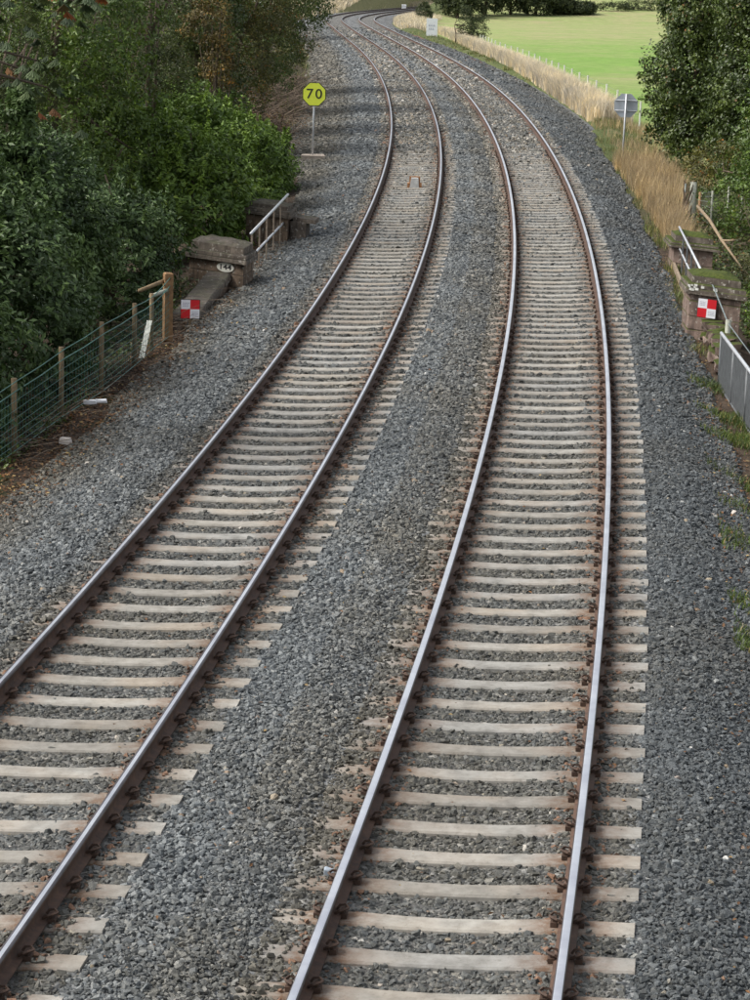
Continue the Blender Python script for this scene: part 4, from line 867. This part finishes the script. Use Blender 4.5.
# rubble wall under the near right pillar
def stone_lump(b, c, r3, seed, T=None):
    r = np.random.default_rng(seed); import bmesh
    bm = bmesh.new()
    for k in range(16):
        d = r.normal(size=3); d = np.sign(d) * np.abs(d) ** .45; d = d / np.max(np.abs(d)) * r.uniform(.85, 1.0); bm.verts.new(Vector(d * np.array(r3)) + Vector(c))
    bmesh.ops.convex_hull(bm, input=bm.verts); g = [v for v in bm.verts if not v.link_faces]; bmesh.ops.delete(bm, geom=g, context='VERTS'); bm.verts.index_update()
    b.add([tuple(v.co) for v in bm.verts], [tuple(v.index for v in f.verts) for f in bm.faces]); bm.free()
def rubble():
    A = G(699, 338, -.55); B_ = G(722, 394, -.6); t = thing('rubble_wall', A, 'mossy dry rubble wall below the nearer right pillar, beside the mesh panel', 'wall'); k = 0
    d = (B_ - A); L = d.length; d.normalize(); side = Vector((-d.y, d.x, 0)); side = side if side.x > 0 else -side
    for row in range(3):
        y = random.uniform(-.1, .1)
        while y < L - row * L * .16:
            l = random.uniform(.35, .6); c = A + d * (y + l / 2) + side * (.22 + random.uniform(-.03, .05)) + Vector((0, 0, -.02 + row * .2))
            b = MB(); stone_lump(b, (0, 0, 0), (.26, l / 2 * .97, .1), 300 + k); ang = math.atan2(d.y, d.x) - math.pi / 2
            M = Matrix.Translation(c) @ Matrix.Rotation(ang + random.uniform(-.08, .08), 4, 'Z') @ Matrix.Rotation(random.uniform(-.06, .06), 4, 'Y'); b.v = [tuple(M @ Vector(v)) for v in b.v]; b.build('stone', M_WALLM, t); y += l; k += 1
    for j in range(4):
        c = A - d * (.3 - .25 * j) + side * (.35 + .12 * j) + Vector((0, 0, -.22 - .08 * j)); b = MB(); stone_lump(b, (0, 0, 0), (.34, .2, .08), 380 + j); b.v = [tuple(Vector(v) + c) for v in b.v]; b.build('stone', M_WALLM, t)
rubble()
# mesh panel at the right edge
def mesh_panel():
    A = G(718, 388, -.55); d = (G(750, 437, -.55) - A).normalized(); L = 9.0; h = .92
    t = thing('mesh_panel', A, 'grey wire mesh safety panel with a tubular top rail at the right edge', 'railing'); up = Vector((0, 0, 1))
    b = MB(); b.tube([A + up * h, A + d * L + up * h], .028, 8); b.build('top_rail', M_GALV, t, True)
    b = MB(); b.tube([A + up * .06, A + d * L + up * .06], .018, 6); b.build('lower_rail', M_GALVD, t, True)
    for k in range(6):
        b = MB(); q = A + d * (k * 1.75 + .02) + Vector((d.y, -d.x, 0)) * -.0; b.tube([q - up * .2, q + up * h], .026 if k else .02, 6); b.build('post', M_GALVD, t, True)
    b = MB(); s_ = Vector((-d.y, d.x, 0)) * .002
    def bar(p, q, wv):
        b.add([p - wv, p + wv, q + wv, q - wv, p - wv + s_ * 2, p + wv + s_ * 2, q + wv + s_ * 2, q - wv + s_ * 2], [(0, 1, 2, 3), (7, 6, 5, 4), (0, 4, 5, 1), (1, 5, 6, 2), (2, 6, 7, 3), (3, 7, 4, 0)])
    x = 0.03
    while x < L: bar(A + d * x + up * .06, A + d * x + up * h, d * .0042); x += .026
    z = .09
    while z < h: bar(A + up * z, A + up * z + d * L, up * .0042); z += .026
    o = b.build('wire_mesh', M_GALVD, t); o['kind'] = 'stuff'
    # wooden post behind with a wire up to the pillar rail
    q = G(726, 360, -.6); t2 = thing('wooden_post', q, 'short weathered wooden post behind the start of the mesh panel', 'post'); b = MB(); b.tube([q - up * .4, q + up * .72], .05, 8); b.build('post', M_WOODG, t2, True)
    b = MB(); p1 = a0 + up * .98; p2 = q + up * .66; pm = TC(Vector((-.62, -.16, 1.13))); b.tube([p1, pm, p2], .012, 5); b.tube([p2, A + d * 3 + up * .75 + Vector((.35, 0, 0)), A + d * 7 + up * .6 + Vector((.5, 0, 0))], .01, 5); w_ = b.build('guy_wire', M_WIREG); tag(w_, 'taut grey wire running down from the right railing to the wooden post', 'wire')
mesh_panel()
# ------------------------------------------------------------------ left wire fence
def left_fence():
    t = thing('wire_fence', G(101, 395, -.5), 'green wire netting fence on wooden posts along the left shrubs', 'fence'); up = Vector((0, 0, 1))
    d0 = G(61, 418, -.5) - G(14, 452, -.5)
    posts = [(G(14, 452, -.5) - d0 * 2, 1.02, .042), (G(14, 452, -.5) - d0, 1.02, .042), (G(14, 452, -.5), 1.03, .045), (G(61, 418, -.5), 1.06, .042), (G(101, 393, -.5), 1.12, .04), (G(134, 366, -.5), 1.05, .04), (G(151, 350, -.5), .98, .04)]
    for q, h, r_ in posts:
        b = MB(); b.tube([q - up * .4, q + up * h * .5 + Vector((.004, 0, 0)), q + up * h], [r_, r_ * .97, r_ * .93], 8); b.build('post', M_WOOD, t, True)
    q = G(167.5, 338, -.45); b = MB(); T = lambda v: q + Matrix.Rotation(R(18), 3, 'Z') @ v; b.rbox(-.075, .075, -.075, .075, -.4, 1.16, .02, 0, T, .004); o = b.build('post', M_WOODB, t); o['label'] = 'thick new brown end post'
    tops = [p for p, h, r_ in posts] + [q]; hs = [h for p, h, r_ in posts] + [1.12]
    b = MB(); A = G(150, 350, -.5); b.tube([A + up * .93, q + up * .86], .035, 6); b.build('cross_rail', M_WOODG, t, True)
    b = MB(); b.tube([A + Vector((-.25, .5, .95)), q + Vector((-.05, .05, 1.02))], .035, 6); b.build('cross_rail', M_WOOD, t, True)
    b = MB(); f0 = G(141.5, 358, -.45); f1 = A + up * .52 + Vector((-.01, -.05, 0)); n = (f1 - f0).normalized(); sx = Vector((.045, 0, 0)); dy = Vector((0, .025, 0))
    b.add([f0 - sx, f0 + sx, f0 + sx + dy, f0 - sx + dy, f1 - sx, f1 + sx, f1 + sx + dy, f1 - sx + dy], [(3, 2, 1, 0), (4, 5, 6, 7), (0, 1, 5, 4), (1, 2, 6, 5), (2, 3, 7, 6), (3, 0, 4, 7)]); o = b.build('strut', simple('pale_grey_strut', (.45, .47, .42), .8), t); o['label'] = 'pale grey slanting strut'
    off = Vector((.045, -.02, 0))
    for f, nm, r_ in ((.97, 'top_wire', .008), (.84, 'second_wire', .0095)):
        b = MB(); pts = []
        for i, (p, h) in enumerate(zip(tops, hs)):
            pts.append(p + off + up * h * f)
            if i < len(tops) - 1: pts.append((p + tops[i + 1]) / 2 + off + up * ((h + hs[i + 1]) / 2 * f - .015))
        b.tube(pts, r_, 5); b.build(nm, M_WIRE, t, True)
    b = MB()
    for f in (.04, .12, .2, .29, .38, .48, .59, .71):
        b.tube([p + off + up * h * f for p, h in zip(tops, hs)], .0038 if f > .05 else .008, 4, cap=False)
    for p, p2, h, h2 in zip(tops[:-1], tops[1:], hs[:-1], hs[1:]):
        n = max(3, int((p2 - p).length / .15))
        for k in range(n):
            fr = k / n; q2 = p.lerp(p2, fr) + off; b.tube([q2 + up * .04, q2 + up * (h + (h2 - h) * fr) * .84], .003, 3, cap=False)
    o = b.build('wire_netting', M_WIRE, t); o['kind'] = 'stuff'
left_fence()
# ------------------------------------------------------------------ right far fence, stump, fallen branch
def right_fence():
    up = Vector((0, 0, 1)); q0 = G(699, 222, -.6); t = thing('wire_fence', q0, 'far wire fence of pale slim posts at the right edge behind the pillars', 'fence')
    pp = [(G(699, 220, -.6), .75, .05, M_WOODB), (G(710.5, 229, -.6), 1.0, .032, M_WOODG), (G(727, 224, -.6), 1.0, .034, M_WOODG), (G(741, 220, -.6), .98, .034, M_WOODG), (G(758, 216, -.6), .98, .034, M_WOODG), (G(775, 212, -.6), .98, .034, M_WOODG)]
    for q, h, r_, m in pp: b = MB(); b.tube([q - up * .4, q + up * h], [r_, r_ * .9], 8); b.build('post', m, t, True)
    b = MB()
    for f in (.1, .25, .4, .55, .7, .85, .97): b.tube([q + up * h * f for q, h, r_, m in pp], .006, 4, cap=False)
    for (q, h, _, _), (q2, h2, _, _) in zip(pp[:-1], pp[1:]):
        n = 10
        for k in range(n): c = q.lerp(q2, k / n); b.tube([c + up * .1, c + up * .95], .004, 3, cap=False)
    o = b.build('wire_netting', M_WIREG, t); o['kind'] = 'stuff'
    q = G(692, 226, -.55); t = thing('old_post', q, 'old grey leaning gate post wrapped in dead ivy stems above the farther right pillar', 'post')
    b = MB(); b.tube([q - up * .3, q + Vector((-.02, 0, 1.15))], [.11, .085], 9); b.build('post', M_WOODG, t, True)
    b = MB(); r = np.random.default_rng(5)
    for k in range(14):
        a = r.uniform(0, 6.28); pts = []
        for j in range(6): aa = a + j * .7; pts.append(q + Vector((math.cos(aa) * .13 - .15, math.sin(aa) * .13, j * .24)))
        b.tube(pts, [.022, .02, .018, .014, .01, .006], 4)
    b.build('ivy_stems', M_TWIG, t); 
    t = thing('galvanised_tube', G(682, 226, -.55), 'thin green-grey upright tube beside the old post', 'tube'); q = G(681.5, 222, -.5); b = MB(); b.tube([q - up * .2, q + Vector((.08, .2, 1.0))], .018, 6); b.build('tube', M_WIREG, t, True)
    A = G(697, 216, -.1); m_ = G(722, 243, -.2); B_ = G(742, 268, -.6); t = thing('fallen_branch', A, 'pale bare branch lying across the mossy pillar top down to the right', 'branch'); b = MB(); b.tube([A + up * .25, (A + m_) / 2 + up * .22, m_ + up * .05, B_], [.04, .042, .036, .02], 7); b.tube([m_ + up * .05, m_ + Vector((.25, -.4, .12))], [.04, .012], 5); b.build('branch', simple('bare_branch', (.24, .18, .11), .85), t, True)
    x = 0
right_fence()
# ------------------------------------------------------------------ field fence
def field_fence():
    up = Vector((0, 0, 1)); t = None; prev = None; b = MB(); n = 0
    line = [(482, 41), (500, 50), (530, 65), (560, 81), (608, 109)]
    pts = []
    ss = list(np.arange(104, 232, 4.6))
    x, y = P(ss[0], 7.1); t = thing('field_fence', Vector((float(x), float(y), gz(float(x), float(y)))), 'line of thin pale posts fencing the field beyond the bleached grass', 'fence')
    for s in ss:
        o = 7.0 + .9 * float(sm(s, 120, 185)) + 2.2 * float(sm(s, 185, 260)) + .55; x, y = P(s, o); x, y = float(x), float(y); q = Vector((x, y, gz(x, y))); pts.append(q)
        c = MB(); c.tube([q - up * .2, q + Vector((random.uniform(-.03, .03), 0, 1.12))], .045, 6); c.build('post', M_WOODP, t)
    for f in (.5, .8, 1.05): b.tube([q + up * f for q in pts], .006, 3, cap=False)
    b.build('wire', M_WIREG, t)
field_fence()
# ------------------------------------------------------------------ white board, spare rail, pole and small far things
q = G(431.5, 38, -.55); t = thing('white_board', q, 'white rectangular board with faint dark lettering beside the far track', 'sign'); ux, uz, nn = frame_to_cam(q)
Z = Vector((0, 0, 1)); b = MB(); b.add([q + ux * x + Z * z + nn * d for d in (0, .05) for (x, z) in ((-.5, .05), (.5, .05), (.5, 1.75), (-.5, 1.75))], [(3, 2, 1, 0), (4, 5, 6, 7), (0, 1, 5, 4), (1, 2, 6, 5), (2, 3, 7, 6), (3, 0, 4, 7)]); b.build('board', M_WHTD, t)
for sx in (-.4, .4): b = MB(); b.tube([q + ux * sx - Z * .3 - nn * .03, q + ux * sx + Z * 1.6 - nn * .03], .035, 5); b.build('leg', M_WOODG, t)
for k, (zz, w_) in enumerate(((1.12, .3), (.82, .24))):
    b = MB(); x = -w_
    while x < w_:
        b.add([q + ux * (x + a) + Z * (zz + c_) + nn * d for d in (.052, .056) for (a, c_) in ((0, -.09), (.035, -.09), (.05, .09), (.015, .09))], [(3, 2, 1, 0), (4, 5, 6, 7), (0, 1, 5, 4), (1, 2, 6, 5), (2, 3, 7, 6), (3, 0, 4, 7)])
        b.add([q + ux * (x + a) + Z * (zz + c_) + nn * d for d in (.052, .056) for (a, c_) in ((.04, -.09), (.12, -.07), (.12, -.035), (.04, -.05))], [(3, 2, 1, 0), (4, 5, 6, 7), (0, 1, 5, 4), (1, 2, 6, 5), (2, 3, 7, 6), (3, 0, 4, 7)]); x += .16
    b.build('lettering', simple('faded_ink', (.25, .27, .38), .7), t)
A = G(412, 36, -.4); pts = [G(411.5, 36.5, -.38), G(418, 37, -.38), G(440, 49, -.38), G(462, 56.5, -.38), G(480, 63, -.38), G(488, 69, -.38)]
b = MB(); b.tube([p_ + Vector((0, 0, .0)) for p_ in pts], .11, 4); tag(b.build('spare_rail', M_OLDRAIL), 'old rusty brown rail lying on the ballast below the white board', 'rail')
q = G(317.5, 27, -.5); t = thing('lamp_pole', q, 'thin pale pole with a small white fitting at the left of the far bend', 'pole'); b = MB(); b.tube([q - Z * .3, q + Z * 6.5], .05, 6); b.build('pole', M_GALV, t, True)
b = MB(); c = q + Z * 1.9; b.rbox(-.16, .16, -.12, .12, -.14, .14, .05, 0, lambda v: c + v); b.build('fitting', M_WHTD, t)
q = ground_at(404, 12, -.6); t = thing('white_cabinet', q, 'small white lineside cabinet on the inside of the far bend', 'cabinet'); b = MB(); b.rbox(-.35, .3, -.3, .3, -.2, 1.0, .06, 0, lambda v: q + v); b.rbox(-.4, .35, -.35, .35, 1.0, 1.08, .03, 0, lambda v: q + v); b.build('cabinet_body', M_WHTD, t)
q = ground_at(355, 8.5, -.6); t = thing('grey_hut', q, 'tiny pale grey hut beyond the far bend', 'hut'); b = MB(); b.box(-.8, .8, -.8, .8, -.3, 1.2, 0, lambda v: q + v); b.build('wall', M_CONCP, t); b = MB(); b.box(-.9, .9, -.9, .9, 1.2, 1.6, 0, lambda v: q + v, top=(-.9, .9, -.05, .05)); b.build('roof', M_SIGNB, t)
# debris
q = G(94, 402, -.40); b = MB(); T = lambda v: q + Matrix.Rotation(R(12), 3, 'Z') @ v; stone_lump(b, (-.07, 0, 0), (.11, .05, .035), 91); stone_lump(b, (.1, .03, .01), (.1, .035, .03), 92); b.v = [tuple(T(Vector(v))) for v in b.v]; tag(b.build('plastic_litter', M_WHTD), 'crumpled white plastic scrap lying at the foot of the left fence', 'litter')
def lump(px, py, z, r3, m, label, nm='loose_stone', seed=1):
    q = G(px, py, z); b = MB(); stone_lump(b, (0, 0, 0), r3, seed); b.v = [tuple(Vector(v) + q) for v in b.v]; return tag(b.build(nm, m), label, 'stone')
M_PALES = simple('pale_stone', (.52, .47, .42), .9); M_BLUES = simple('bluish_stone', (.3, .35, .4), .8)
lump(451, 104, -.42, (.28, .2, .14), M_PALES, 'pale stone lying on the verge where the spoil heap begins', seed=2)
lump(734, 512, -.4, (.035, .03, .025), M_PALES, 'pale pinkish stone among the weeds at the right edge', seed=3)
lump(329, 871, -.19, (.038, .045, .03), M_BLUES, 'large bluish stone against the foot of the near right track rail', seed=4)
lump(572, 83, -.5, (.3, .22, .12), M_PALES, 'pale stone near the end of the old rusty rail', seed=5)
lump(66, 441, -.4, (.1, .07, .05), M_PALES, 'flat pale stone on the ballast near the left fence', seed=6)
